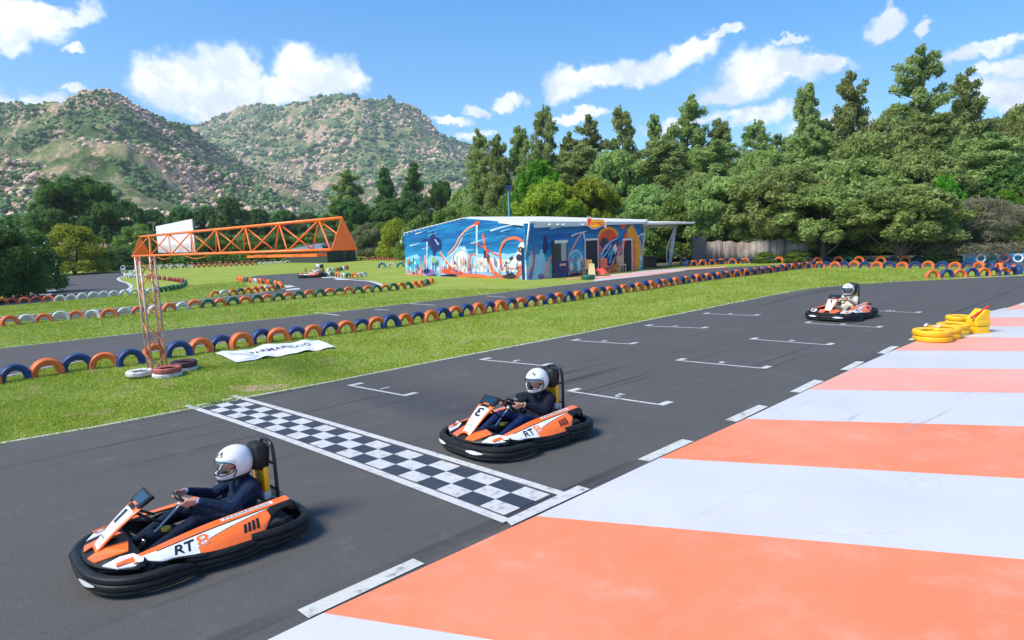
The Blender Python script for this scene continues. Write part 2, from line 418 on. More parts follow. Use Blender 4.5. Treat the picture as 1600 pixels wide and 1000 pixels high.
# ---- painted apron on the right: stripes between traced world lines
apL = [(330, 1046), (505, 961), (838, 808.7), (1030, 717.5), (1165, 656), (1262, 610.3), (1335, 576), (1395, 549), (1449, 527), (1494, 511), (1530, 496.7), (1560, 486), (1590, 476.5), (1614, 468)]
apR = [None, (1010, 1041), (1600, 877), (1600, 750), (1600, 668), (1600, 615.5), (1600, 578), (1600, 550), (1600, 528.6), (1600, 511), (1600, 496.5), (1600, 484), (1640, 475), (1660, 467)]
mw, mo, mo2 = MB(), MB(), MB()
ends = []
for k in range(1, len(apL)):
    a = G(*apL[k]); b = G(*apR[k]); d = (b - a).normalized(); ends.append((a, a + d * 26))
a0 = G(*apL[0]); d0 = (ends[0][1] - ends[0][0]).normalized(); ends = [(a0, a0 + (Matrix.Rotation(0, 3, 'Z') @ d0) * 26)] + ends
bk = G(330, 1046) + (G(330, 1046) - G(505, 961)).normalized() * 14
ends = [(bk, bk + d0 * 26)] + ends
cols = ['o', 'w', 'o', 'w', 'o', 'w', 'o', 'w', 'o', 'w', 'o', 'w', 'o', 'w']
for k in range(len(ends) - 1):
    (a, b), (c, d) = ends[k], ends[k + 1]
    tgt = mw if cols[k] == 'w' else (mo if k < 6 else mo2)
    tgt.add([(a.x, a.y, Z2), (b.x, b.y, Z2), (d.x, d.y, Z2), (c.x, c.y, Z2)], [(0, 1, 2, 3)])
tag(mw.build('apron_white_stripes', M_apw), kind='structure')
tag(mo.build('apron_orange_stripes', M_apo), kind='structure')
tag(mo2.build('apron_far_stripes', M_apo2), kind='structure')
# dashed line beside the apron
mb = MB()
for q in [[(464.7, 952.8), (482, 965.6), (663, 880.5), (645.6, 872.5)], [(996, 717.5), (1014, 721), (1084, 689.5), (1066, 686)],
          [(1132.5, 656), (1151, 659), (1200.5, 635), (1185, 632.5)], [(1234, 612), (1250, 613.5), (1287.5, 595.5), (1272.5, 593)],
          [(1312.5, 577.5), (1327, 578.5), (1351, 565.2), (1337.5, 564.5)], [(1370, 551.8), (1384, 552.6), (1405, 541), (1392, 540.8)],
          [(1418, 531.2), (1430, 531.8), (1449, 522), (1437, 521.6)], [(1539, 488.3), (1545, 491), (1577, 482.5), (1571, 480.8)], [(1593, 476.5), (1600, 478), (1630, 469), (1622, 468)],
          [(-20, 1195), (10, 1215), (330, 1035), (300, 1022)]]:
    mb.poly(gm(q, Z3))
tag(mb.build('dashed_line', M_dash), kind='structure')

# ---- chequered line
near = {0:(316.0,638.2),1:(327.7,642.6),2:(340.7,646.3),3:(353,650.7),4:(367.7,655.3),5:(381,659.8),6:(395.6,665),7:(411.9,669.9),8:(429.4,675.6),9:(445.7,681.7),10:(463.9,688.2),11:(483.4,694.7),12:(503.7,701.9),13:(524,708.9),14:(546.9,717.5),15:(570,726.5),16:(595,735.6),17:(621.9,745.3),18:(651.3,756.3),19:(681.9,767.5),20:(712.5,778.8),21:(749.6,792.2),22:(787.4,806.6)}
far = {22:(858.2,773.6),21:(820.4,762.3),20:(783.9,751.3),19:(751.6,740.3),18:(720,731.3),17:(690,721.9),16:(663.1,712.8),15:(637.5,704.4),14:(612.5,696.5),13:(588.8,689.4),12:(565.6,682.8),0:(372.9,626)}
def fitq(D):
    I = np.array(sorted(D)); X = np.array([G(*D[i])[:2] for i in I]); A = np.stack([I ** 0, I, I ** 2], 1).astype(float)
    return np.linalg.lstsq(A, X, rcond=None)[0]
qn, qf = fitq(near), fitq(far)
def cell(i, j):
    b = np.array([1, i, i * i], float); a = b @ qn; c = b @ qf
    p = a + (c - a) * (j / 3.0); return (p[0], p[1])
mb1, mb2 = MB(), MB()
for i in range(-1, 22):
    for j in range(3):
        t = mb2 if (i + j) % 2 == 0 else mb1
        q = [cell(i, j), cell(i + 1, j), cell(i + 1, j + 1), cell(i, j + 1)]
        z = Z2 if t is mb2 else Z2
        t.add([(x, y, z) for x, y in q], [(0, 1, 2, 3)])
tag(mb1.build('finish_line_white_squares', M_white), kind='structure')
tag(mb2.build('finish_line_black_squares', M_black), kind='structure')
mb = MB()
for jj, s in ((0, -1), (3, 1)):
    V = []
    for i in range(-2, 24):
        ii = min(max(i, -1.4), 22.35); a = Vector(cell(ii, jj)); b = Vector(cell(ii, 3 - jj)); d = (a - b).normalized()
        p = a + d * 0.035; q = a + d * 0.15; V += [(p.x, p.y, Z3), (q.x, q.y, Z3)]
    mb.add(V, [(2 * i, 2 * i + 1, 2 * i + 3, 2 * i + 2) for i in range(25)])
mb.poly(gm([(789, 812), (799, 821), (922, 764), (903, 758.5)], Z3 + 0.004))
tag(mb.build('finish_line_border', M_white), kind='structure')

# ---- starting grid boxes
boxes = [((542, 603.5), (634, 620.5), '1'), ((884, 612.5), (1037, 635.5), '2'), ((747.7, 563), (850.6, 573), '3'), ((1054, 564.3), (1196.8, 577.6), '4'),
         ((890.6, 533), (988, 539), '5'), ((1170, 531), (1298, 540.5), '6'), ((1006, 510), (1100, 514), '7'), ((1256, 505.5), (1375, 513), '8'),
         ((1097, 491), (1182.6, 494), '9'), ((1345, 485.5), (1437, 489.7), '10')]
mb = MB(); TD = Vector((math.cos(R_(43)), math.sin(R_(43)), 0))
for a, b, t in boxes:
    A = G(*a); B = G(*b); d = (B - A).normalized(); n = Vector((-d.y, d.x, 0))
    mb.poly([(p.x, p.y, Z2) for p in (A, B, B + n * 0.065, A + n * 0.065)])
    L = 0.30
    for e, s in ((A, 1), (B, -1)):
        mb.poly([(p.x, p.y, Z2 + 0.004) for p in (e, e + d * s * 0.13, e + d * s * 0.13 + TD * L, e + TD * L)])
    V, F = text_data(t, 0.3, bold=0.008)
    c = (A + B) / 2 + n * 0.26; e1 = -d; e2 = -n
    mb.add([(c.x + e1.x * x + e2.x * y, c.y + e1.y * x + e2.y * y, Z2) for x, y, z in V], F)
tag(mb.build('starting_grid_marks', M_white), kind='structure')

# ---- second and third lanes
T2lo = [(-200, 640), (-60, 606), (64, 577), (158, 560), (300, 543), (436, 524), (565, 507), (692, 489), (782, 477), (888, 463.5), (1008, 446), (1105, 434), (1208, 421.5), (1291, 416), (1430, 416.5), (1512, 417.5), (1600, 424)]
T2hi = [(-200, 566), (-60, 551), (0, 544.6), (200, 522.5), (400, 501), (544, 485.6), (690, 468), (770, 459), (840, 450), (927, 440.3), (1010, 431), (1075, 422), (1135, 418), (1172, 416), (1210, 414.3), (1255, 412.8), (1499, 410.5), (1750, 405)]
mb = MB(); mb.poly([(p.x, p.y, Z1) for p in gm(T2lo)] + [(p.x, p.y, Z1) for p in gm(T2hi)[::-1]])
tag(mb.build('return_lane', M_asph), kind='structure')
mb = ribbon(gm(T2hi[:12]), 0.0, 0.08, Z2); tag(mb.build('lane_edge_line', M_white), kind='structure')
mb = ribbon(gm(T2lo[:13]), -0.08, 0.0, Z2); tag(mb.build('lane_inner_line', M_white), kind='structure')
mb = MB()
for a, b in [((492, 489), (530, 493.5)), ((585, 484), (608, 485)), ((640, 475), (680, 477.5)), ((760, 463), (790, 465))]:
    A, B = G(*a), G(*b); d = (B - A).normalized(); n = Vector((-d.y, d.x, 0)) * 0.05
    mb.poly([(p.x, p.y, Z2) for p in (A - n, B - n, B + n, A + n)])
tag(mb.build('lane_marks', M_dash), kind='structure')
# infield lane with its hairpin
T3 = [(-200, 520), (0, 504), (100, 498), (200, 490), (300, 478), (400, 467.5), (480, 461), (560, 453.5), (592, 449.5), (596, 446), (590, 442), (572, 437.5), (545, 435), (520, 433), (511, 429), (520, 426), (474, 426.5), (430, 429), (400, 431.2), (370, 436),
      (400, 437.5), (436, 441), (447, 446), (445, 450.5), (400, 458.5), (328, 465.8), (290, 470.5), (203, 479.4), (104, 488), (0, 494.8), (-200, 508)]
mb = MB(); mb.poly([(p.x, p.y, Z1) for p in gm(T3)]); tag(mb.build('infield_lane', M_asph), kind='structure')
mb = ribbon(catmull(gm([(513, 431.5), (530, 435), (550, 437.5), (575, 439.5), (590, 443), (594, 446.5), (585, 450.5)]), 5), -0.15, 0.15, Z2)
mb2 = ribbon(gm([(445, 451), (400, 459.5), (328, 466.8), (203, 480.2), (104, 488.8), (0, 495.6), (-200, 509)]), -0.08, 0.08, Z2); mb.add(mb2.v, mb2.f)
for q in [[(444, 446.5), (447, 450), (462, 447.5), (452, 445.5)], [(446, 452), (448, 454), (470, 452), (466, 449.8)], [(500, 432.5), (503, 434.3), (520, 434.5), (512, 432.5)], [(520, 435.2), (526, 437.3), (548, 437.4), (540, 435.6)]]:
    mb.poly(gm(q, Z3))
tag(mb.build('infield_kerb', M_white), kind='structure')
T4 = [(-200, 495), (0, 478.5), (87, 471), (191, 461), (202, 452), (205, 447), (196, 441), (184, 438), (184, 434), (196, 431), (197, 425), (188, 423.5), (110, 429.5), (84, 433), (76, 437), (79, 444), (84, 449), (70, 457), (0, 467), (-200, 485)]
mb = MB(); mb.poly([(p.x, p.y, Z1) for p in gm(T4)]); tag(mb.build('far_bend', M_asph), kind='structure')
mb = ribbon(catmull(gm([(196, 431), (185, 435), (188, 439), (200, 443), (205, 448), (200, 453), (192, 458)]), 5), -0.12, 0.12, Z2)
mb2 = ribbon(catmull(gm([(110, 429.8), (88, 432.5), (76, 437), (77, 441), (82, 446)]), 5), -0.1, 0.1, Z2); mb.add(mb2.v, mb2.f)
for q in [[(80, 449), (78, 452), (87, 452), (87, 449)], [(74, 453.5), (70, 457), (87, 456), (88, 453)], [(60, 459), (52, 462.5), (78, 461), (82, 458.8)], [(10, 466), (0, 470), (30, 467.5), (40, 464.5)]]:
    mb.poly(gm(q, Z3))
tag(mb.build('far_kerb', M_white), kind='structure')
# striped apron in front of the painted building
mw, mo = MB(), MB()
ax = [(928, 440), (928, 436.3), (928, 432.6), (948, 429.3), (985, 426.2), (1005, 422.8)]
bx_ = [(1010, 431), (1045, 426.6), (1068, 423.3), (1075, 421.5), (1077, 420), (1077, 418.6)]
for k in range(5):
    q = gm([ax[k], bx_[k], bx_[k + 1], ax[k + 1]], Z2); (mw if k in (0, 2, 4) else mo).poly(q)
q = gm([(885, 437.5), (928, 432.3), (928, 431), (885, 435.6)], Z2); mo.poly(q)
q = gm([(1077, 421.5), (1135, 417.6), (1135, 416.2), (1077, 418.8)], Z2); mo.poly(q)
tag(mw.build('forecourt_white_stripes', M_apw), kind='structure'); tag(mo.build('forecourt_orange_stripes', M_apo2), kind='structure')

# ---- grass blades (nobody could count them)
def blade_mat():
    m, nt, b = base_mat('grass_blades')
    g = nt.new('ShaderNodeNewGeometry'); co = g.outputs['Position']
    a = nt.noise(co, 0.5, 5, 0.6); f = nt.noise(co, 25, 2, 0.6); f2 = nt.noise(co, 1.7, 5, 0.6)
    c = nt.mix(nt.mapr(f, 0.3, 0.7), (0.21, 0.31, 0.025, 1), (0.43, 0.52, 0.08, 1))
    c = nt.mix(nt.math('MULTIPLY', nt.mapr(a, 0.40, 0.62), 0.8), c, (0.44, 0.53, 0.12, 1))
    c = nt.mix(nt.math('MULTIPLY', nt.mapr(f2, 0.54, 0.70), 0.75), c, (0.58, 0.48, 0.25, 1))
    nt.link(c, b.inputs['Base Color']); b.inputs['Roughness'].default_value = 0.6; b.inputs['Specular IOR Level'].default_value = 0.2
    tr = nt.new('ShaderNodeBsdfTranslucent'); nt.link(c, tr.inputs[0]); mx = nt.new('ShaderNodeMixShader'); mx.inputs[0].default_value = 0.35
    nt.link(b.outputs[0], mx.inputs[1]); nt.link(tr.outputs[0], mx.inputs[2]); nt.link(mx.outputs[0], nt.n['Material Output'].inputs[0])
    return m
M_blade = blade_mat()
def interp_line(P, u):
    P = np.array([[p.x, p.y] for p in P]); n = len(P) - 1; t = u * n; i = np.minimum(t.astype(int), n - 1); w = (t - i)[:, None]
    return P[i] * (1 - w) + P[i + 1] * w
def grass_strip(lo, hi, N, name, hmin=0.015, hmax=0.048):
    lo = gm(lo); hi = gm(hi)
    # area-weighted acceptance towards the camera
    k = 4 * N; u = rng.random(k); v = rng.random(k) * 1.02 - 0.01
    A = interp_line(lo, u); B = interp_line(hi, u); p = A + (B - A) * v[:, None]
    bq = [np.array(G(*c)[:2]) for c in ((336, 555), (369, 568.5), (523, 545), (497, 532.5))]; ins = np.ones(k, bool)
    for i in range(4):
        e = bq[(i + 1) % 4] - bq[i]; ins &= (e[0] * (p[:, 1] - bq[i][1]) - e[1] * (p[:, 0] - bq[i][0])) > 0
    u = u[~ins]; v = v[~ins]; p = p[~ins]; A = A[~ins]; B = B[~ins]; k = len(p)
    # jacobian weighting per segment
    dl = np.linalg.norm(A - B, axis=1)
    d = np.linalg.norm(p, axis=1); w = dl * 1.0; w /= w.max(); wt = w * np.clip(10.0 / d, 0.12, 1) ** 0.6
    keep = rng.random(k) < wt; p = p[keep][:N]; d = d[keep][:N]; n = len(p)
    h = rng.uniform(hmin, hmax, n) * (1 + 0.6 * rng.random(n) ** 4); wd = np.clip(0.004 * d / 10 * 1.7, 0.006, 0.03); a = rng.uniform(0, 6.283, n)
    cx, sx = np.cos(a) * wd, np.sin(a) * wd; ln = rng.normal(0, 0.5, (n, 2)) * h[:, None]
    V = np.zeros((n, 3, 3)); V[:, 0, 0] = p[:, 0] - cx; V[:, 0, 1] = p[:, 1] - sx; V[:, 1, 0] = p[:, 0] + cx; V[:, 1, 1] = p[:, 1] + sx
    V[:, 2, 0] = p[:, 0] + ln[:, 0]; V[:, 2, 1] = p[:, 1] + ln[:, 1]; V[:, 2, 2] = h
    me = mesh_np(name, V.reshape(-1, 3), np.arange(3 * n).reshape(-1, 3), [M_blade])
    return tag(link(bpy.data.objects.new(name, me)), 'short mown green grass growing between the tyre rows and lanes', 'grass', kind='stuff')
up1 = [(-200, 660), (-60, 610), (64, 579), (158, 562), (300, 545), (436, 526.5), (520, 515), (640, 499), (740, 485), (888, 466), (1008, 448), (1105, 436), (1250, 420), (1380, 419), (1500, 422)]
lw1 = [(-200, 733), (-60, 708), (0, 695), (150, 669), (302, 640), (372, 625.5), (520, 598), (680, 566), (895, 525), (1000, 504), (1108, 482.5), (1200, 463.5), (1290, 449), (1380, 442), (1500, 436.5)]
grass_strip(lw1, up1, 190000, 'grass')
grass_strip([(-200, 568), (0, 545.6), (200, 523.5), (400, 502), (544, 486.6), (690, 469), (840, 451)], [(-200, 521), (0, 506), (120, 498), (200, 492), (300, 480), (400, 470), (590, 453)], 60000, 'grass', 0.02, 0.055)
grass_strip([(-200, 509), (0, 495), (104, 488), (203, 480), (300, 469), (400, 458.5)], [(-200, 498), (0, 479.5), (87, 472), (191, 462), (300, 446), (380, 440)], 25000, 'grass', 0.025, 0.06)
# bare earth patch at the track edge
mb = MB(); c = G(404, 607); mb.poly([(c.x + 0.55 * math.cos(a) * (1 + 0.2 * math.sin(3 * a)), c.y + 0.38 * math.sin(a) * (1 + 0.25 * math.cos(2 * a)), 0.009) for a in [i * 0.3307 for i in range(19)]])
tag(mb.build('bare_earth', mat('bare_earth', (0.42, 0.28, 0.22), 0.95, var=0.3, vscale=12)), kind='structure')
# ==================================================================== TYRES
TC = {'blue': (0.010, 0.045, 0.19), 'orange': (0.86, 0.17, 0.035), 'white': (0.62, 0.63, 0.60), 'green': (0.02, 0.12, 0.07), 'red': (0.38, 0.06, 0.05), 'navy': (0.012, 0.03, 0.09), 'teal': (0.02, 0.17, 0.33)}
TM = {k: mat('tyre_' + k, v, 0.55, var=0.25, vscale=4, bump=0.35, bscale=30, dirt=0.5, dirtcol=tuple(c * 0.35 + 0.03 for c in v)) for k, v in TC.items()}
M_rubber = mat('black_rubber', (0.022, 0.022, 0.024), 0.6, var=0.3, bump=0.3, bscale=40)
def tyre_prof(Ro, w, th):
    h = w / 2; g = 0.007
    p = [(Ro - th, -h * 0.55), (Ro - th * 0.55, -h * 0.97), (Ro - th * 0.2, -h), (Ro - 0.012, -h * 0.80), (Ro, -h * 0.60),
         (Ro, -h * 0.34), (Ro - g, -h * 0.31), (Ro - g, -h * 0.25), (Ro + .002, -h * 0.22), (Ro + .002, h * 0.22), (Ro - g, h * 0.25), (Ro - g, h * 0.31), (Ro, h * 0.34),
         (Ro, h * 0.60), (Ro - 0.012, h * 0.80), (Ro - th * 0.2, h), (Ro - th * 0.55, h * 0.97), (Ro - th, h * 0.55), (Ro - th + 0.012, h * 0.5), (Ro - th + 0.03, 0), (Ro - th + 0.012, -h * 0.5)]
    return p
def arc_mesh(col, Ro=0.335, w=0.22, th=0.148):
    mb = MB(); mb.lathe(tyre_prof(Ro, w, th), 30, Matrix.Rotation(R_(90), 4, 'X'), R_(-24), R_(204), closedprof=True)
    o = mb.build('tyre_tmp', TM[col], auto=50); me = o.data; bpy.data.objects.remove(o); return me
ARC = {c: arc_mesh(c) for c in TC}
ORD = ['first', 'second', 'third', 'fourth', 'fifth', 'sixth', 'seventh', 'eighth', 'ninth', 'tenth', 'eleventh', 'twelfth', 'thirteenth', 'fourteenth', 'fifteenth', 'sixteenth', 'seventeenth', 'eighteenth', 'nineteenth', 'twentieth']
TENS = {20: 'twenty', 30: 'thirty', 40: 'forty', 50: 'fifty'}
def ordw(n):
    if n <= 20: return ORD[n - 1]
    t, u = n // 10 * 10, n % 10
    return TENS[t] + '-' + ORD[u - 1] if u else {30: 'thirtieth', 40: 'fortieth', 50: 'fiftieth'}[t]
def tyre_row(lst, desc, group, size=1.0, share=False, zoff=0.0):
    P = [G(x, y) for x, y, c in lst]; cnt = {}
    for i, (x, y, c) in enumerate(lst):
        t = P[min(i + 1, len(P) - 1)] - P[max(i - 1, 0)]
        o = bpy.data.objects.new('tyre', ARC[c]); COL.objects.link(o)
        o.location = (P[i].x, P[i].y, zoff + random.uniform(0.05, 0.10) * size); o.rotation_euler = (random.uniform(-.07, .07), random.uniform(-.12, .12), math.atan2(t.y, t.x) + random.uniform(-.09, .09))
        s = size * random.uniform(0.96, 1.04); o.scale = (s, s * random.uniform(.92, 1.08), s)
        cnt[c] = cnt.get(c, 0) + 1
        if share: lab = 'faded %s tyre half buried in %s' % (c, desc)
        else: lab = '%s tyre, %s %s one from the left in %s' % ({'teal': 'light blue', 'navy': 'dark blue'}.get(c, c), ordw(cnt[c]), {'teal': 'light blue', 'navy': 'dark blue'}.get(c, c), desc)
        tag(o, lab, 'tyre', group)
def alt(pts, a, b):
    return [(x, y, (a, b)[i % 2]) for i, (x, y) in enumerate(pts)]
rowA = [(-26, 604), (24, 595), (74.5, 587), (122.4, 579.5), (164.5, 575), (205, 570.8), (243.7, 562), (280, 557.7), (314, 552), (346.6, 546), (378, 543), (409, 536), (436, 534), (464, 530), (490, 527), (516, 523.5), (541, 520.5), (565.6, 517), (589, 514.5), (611, 512), (633, 508.5), (653, 505), (673.7, 502.5), (692, 499),
        (711.9, 496), (730, 493.5), (748, 491), (765, 488), (782, 486), (799, 483), (814, 481), (830, 479), (845, 477), (859.5, 475), (873, 473), (888, 471), (902.5, 468.5), (915.6, 466.5), (929, 464.5), (940, 463), (952, 461.5), (963, 460), (974.6, 458), (986, 456.3), (997, 455), (1007.7, 453.3), (1017.5, 451.8), (1028, 450), (1036, 448.7), (1045.6, 447.2), (1055, 446), (1064, 444.5),
        (1072, 443), (1081, 441.8), (1089.5, 440.6), (1097, 439.5), (1105, 438.4), (1113, 437.4), (1121, 436.2), (1128, 435.2), (1136, 434.4), (1143.5, 433.5), (1151, 432.9), (1158, 432), (1165, 431.3), (1172, 430.4), (1178, 429.5), (1184, 428.8), (1190, 428), (1196, 427.3), (1202, 426.5), (1208, 425.7), (1214, 425), (1220, 424.3), (1225.5, 423.5), (1231, 422.7), (1236.5, 422), (1242, 421.2), (1248, 420.6), (1255, 420.1), (1262, 419.6), (1270, 419), (1280, 418.6), (1291, 418.5), (1305, 418.6), (1319, 418.7), (1335, 418.8), (1351, 418.9), (1370, 419), (1389, 419.1), (1410, 419.2), (1430, 419.3), (1450, 419.4), (1472, 419.6), (1492, 419.8), (1512.5, 420), (1530, 420.5), (1547, 421.5), (1561, 423), (1573, 424.5), (1583, 426), (1591, 427.5)]
rowA = alt(rowA, 'orange', 'blue')
tyre_row(rowA, 'the long front row', 'blue and orange tyres along the main straight')
tyre_row(alt([(1457, 434.8), (1479, 434), (1499, 433.2), (1518, 432.4), (1537, 431.8), (1552, 431.2), (1567, 430.5), (1580, 429.7)], 'orange', 'blue'), 'the short right row', 'blue and orange tyres at the tip of the grass island')
rowC = [(1076, 416.3, 'blue'), (1083.5, 415.8, 'orange'), (1090, 415.3, 'blue'), (1097, 414.9, 'orange'), (1104, 414.4, 'blue'), (1112, 413.9, 'orange'), (1119, 413.4, 'blue'), (1127, 412.9, 'orange'), (1135, 412.6, 'blue'), (1144, 412.3, 'orange'), (1153, 412, 'blue'), (1164, 411.7, 'orange'), (1176, 411.5, 'blue'), (1189, 411.3, 'orange'), (1203, 411.2, 'blue'), (1217, 411, 'orange'), (1232, 411, 'blue'), (1247, 410.9, 'orange'), (1262, 410.8, 'navy'), (1278, 410.8, 'orange'), (1293, 410.7, 'navy'), (1310, 410.6, 'orange'), (1325, 410.5, 'green'), (1342, 410.4, 'orange'), (1359, 410.3, 'navy'), (1376, 410.2, 'orange'), (1395, 410.1, 'navy'), (1414, 410, 'orange'), (1433, 410, 'navy'), (1452, 410, 'orange'), (1471, 410, 'navy'), (1491, 410, 'orange')]
tyre_row(rowC, 'the row under the trees', 'tyres along the far side of the return lane', 1.02)
rowD = [(-30, 513, 'orange'), (-8, 511, 'white'), (16, 509, 'orange'), (42.6, 505.5, 'white'), (69.6, 503.5, 'orange'), (95.7, 501, 'white'), (120, 499, 'orange'), (146, 497.3, 'white'), (171.7, 496, 'orange'), (195.8, 493.5, 'white'), (218, 491.5, 'orange'), (242, 489.5, 'white'), (265, 486.6, 'orange'), (285, 484.5, 'white'), (305, 482.5, 'orange'), (325.4, 481, 'green'), (344, 479, 'orange'), (364, 476.8, 'green'), (383.5, 475, 'orange'), (402, 473, 'green'), (418, 471.5, 'orange'), (435, 470, 'green'), (451, 468.3, 'orange'), (467, 466.8, 'green'), (484, 465, 'orange'), (499.6, 463.6, 'green'), (516, 462, 'orange'), (531, 461, 'green'), (545, 460, 'orange'), (559.7, 458.8, 'green'), (575, 457.3, 'orange'), (588.5, 456.4, 'green'), (601.7, 455, 'orange'), (615, 454, 'green'), (627, 452.5, 'orange'), (637.7, 451, 'green'), (648.5, 449.6, 'orange'), (658, 448, 'orange'), (667, 446, 'green'), (674, 443.5, 'orange')]
tyre_row(rowD, 'the row by the infield lane', 'orange, white and green tyres along the infield lane', 0.93)
rowG = [(-14, 478, 'red'), (3, 476.5, 'orange'), (19, 475.3, 'red'), (39, 473.8, 'orange'), (58, 472.5, 'red'), (76, 471.3, 'orange')] + [(x, y, 'white') for x, y in [(94.7, 470.3), (112, 468.8), (129.5, 467.6), (147, 466), (163, 464.8), (179, 463.6), (195, 462.2), (210, 461), (222, 460), (235, 458.8)]] + [(x, y, 'green') for x, y in [(248, 457.5), (256, 456.5), (263, 455.4), (270, 454), (277, 452.6), (283, 451), (288, 449), (291, 446.6), (291, 444.5)]] + [(x, y, 'red') for x, y in [(285, 442.3), (279, 441), (272, 440), (265, 439), (257, 438), (249, 437), (241, 436), (234, 435.4)]] + [(x, y, 'white') for x, y in [(227, 435), (220, 434.6), (213, 434.6)]]
tyre_row(rowG, 'the row round the left grass tongue', 'tyres round the grass tongue at the far bend', 0.86)
tyre_row([(20, 466, 'white'), (34, 464.5, 'red'), (53, 461.5, 'white'), (62, 459, 'red'), (68, 456.5, 'white')], 'the row below the flowering shrub', 'tyres below the flowering shrub', 0.86)
tyre_row([(196, 433, 'white'), (201, 434.5, 'white'), (206, 433.5, 'white'), (204, 430, 'white'), (210, 427.5, 'white')], 'the cluster at the far bend', 'white tyres clustered at the far bend', 0.88)
rh = [(214 + i * 8.4, 421.8 - i * 0.33 - max(0, i - 18) * 0.12) for i in range(29)]
tyre_row([(x, y, ('white', 'green')[i % 2] if i < 11 else ('red' if i < 23 else 'white')) for i, (x, y) in enumerate(rh)], 'the row below the hedge', 'tyres along the far edge of the lawn', 0.84)
tyre_row([(218 + i * 8.4, 419.2 - i * 0.33, 'white' if i < 9 else 'red') for i in range(22)], 'the second row below the hedge', 'tyres behind the far edge of the lawn', 0.84)
rE = [(373, 438.6), (376, 439.3), (379.5, 440), (385, 440.7), (392, 441.8), (399, 442.4), (406.5, 443), (413, 443.6), (419, 444.3), (425.5, 445), (431, 446), (437, 448.6)]
tyre_row([(x, y, c) for (x, y), c in zip(rE, ['orange', 'orange', 'orange', 'green', 'orange', 'white', 'orange', 'red', 'orange', 'green', 'orange', 'orange'])], 'the island back row', 'tyres behind the infield island', 0.86)
rF = [(337, 464.5), (350.5, 463.3), (364, 462), (376, 460.5), (387.5, 459.5), (398, 458.3), (407.5, 456.8), (417, 455.5), (425.5, 454.5), (433, 453), (440, 451)]
tyre_row([(x, y, c) for (x, y), c in zip(rF, ['orange', 'white', 'orange', 'green', 'orange', 'orange', 'orange', 'white', 'orange', 'green', 'orange'])], 'the island front row', 'tyres in front of the infield island', 0.86)
tyre_row([(x, y, c) for x, y, c in [(513, 431.5, 'white'), (520, 432, 'green'), (527.5, 433, 'orange'), (536, 433.2, 'white'), (545, 433.6, 'green'), (554, 434, 'orange'), (562, 433.4, 'white'), (569, 432.8, 'white')]], 'the row by the small kart', 'tyres by the hairpin kerb', 0.85)
tyre_row([(x, y, c) for x, y, c in [(515, 425.4, 'white'), (521, 424.8, 'white'), (527, 424, 'red'), (532.5, 423, 'green'), (537.5, 422, 'white'), (542, 421, 'red')]], 'the row behind the hairpin', 'tyres behind the hairpin', 0.85)
tyre_row([(597, 418.3, 'teal'), (612, 417.7, 'white'), (626, 417.2, 'teal')], 'the trio by the building', 'tyres beside the painted building', 1.1)
tyre_row([(516 + i * 8.2, 406.8 + i * 0.03, 'green' if i < 7 else 'red') for i in range(15)], 'the row below the bushes', 'tyres at the foot of the far bushes', 0.9)

# whole tyres lying flat
def flat_tyre(parent, name, Ro, w, m, z, th=0.12, x=0, y=0, tilt=(0, 0)):
    mb = MB(); mb.lathe(tyre_prof(Ro, w, th), 40, Matrix.Translation((x, y, z)) @ Matrix.Rotation(tilt[0], 4, 'X') @ Matrix.Rotation(tilt[1], 4, 'Y'), closedprof=True)
    return mb.build(name, m, parent, auto=50)
def rubber_two(col, split):
    m, nt, b = base_mat('painted_rubber')
    co = nt.new('ShaderNodeTexCoord').outputs['Object']; n = nt.noise(co, 7, 8, 0.7)
    c = nt.mix(nt.math('MULTIPLY', nt.mapr(n, 0.50, 0.66), 0.75), c4(col), (0.05, 0.045, 0.045, 1))
    nt.link(c, b.inputs['Base Color']); b.inputs['Roughness'].default_value = 0.65
    bn = nt.new('ShaderNodeBump'); bn.inputs['Strength'].default_value = 0.4; nt.link(nt.noise(co, 40, 4), bn.inputs['Height']); nt.link(bn.outputs[0], b.inputs['Normal'])
    return m
MW_ = rubber_two((0.66, 0.63, 0.60), 0); MR_ = rubber_two((0.42, 0.10, 0.09), 0); MD_ = rubber_two((0.10, 0.035, 0.045), 0)
def pile(px, py, specs, lab):
    g = G(px, py); z = 0.0
    for k, (m, w, Ro, nm) in enumerate(specs):
        o = flat_tyre(None, 'tyre', Ro * 1.12, w, m, 0)
        o.location = (g.x + random.uniform(-.02, .02), g.y + random.uniform(-.02, .02), z + w / 2); z += w - 0.004
        tag(o, nm, 'tyre', 'tyres weighting the gantry mast')
pile(219.5, 589, [(M_rubber, 0.045, 0.245, 'black tyre showing under the white tyre left of the mast'), (MW_, 0.115, 0.255, 'scuffed white tyre lying flat left of the gantry mast')], '')
pile(262, 588, [(MW_, 0.10, 0.275, 'white tyre lying flat under the faded red tyre'), (MR_, 0.12, 0.262, 'faded red tyre on top of a white one at the mast foot')], '')
pile(289, 578.5, [(MW_, 0.09, 0.265, 'white tyre under the dark tyre right of the mast'), (MD_, 0.14, 0.262, 'dark maroon tyre on top of a white one right of the mast')], '')

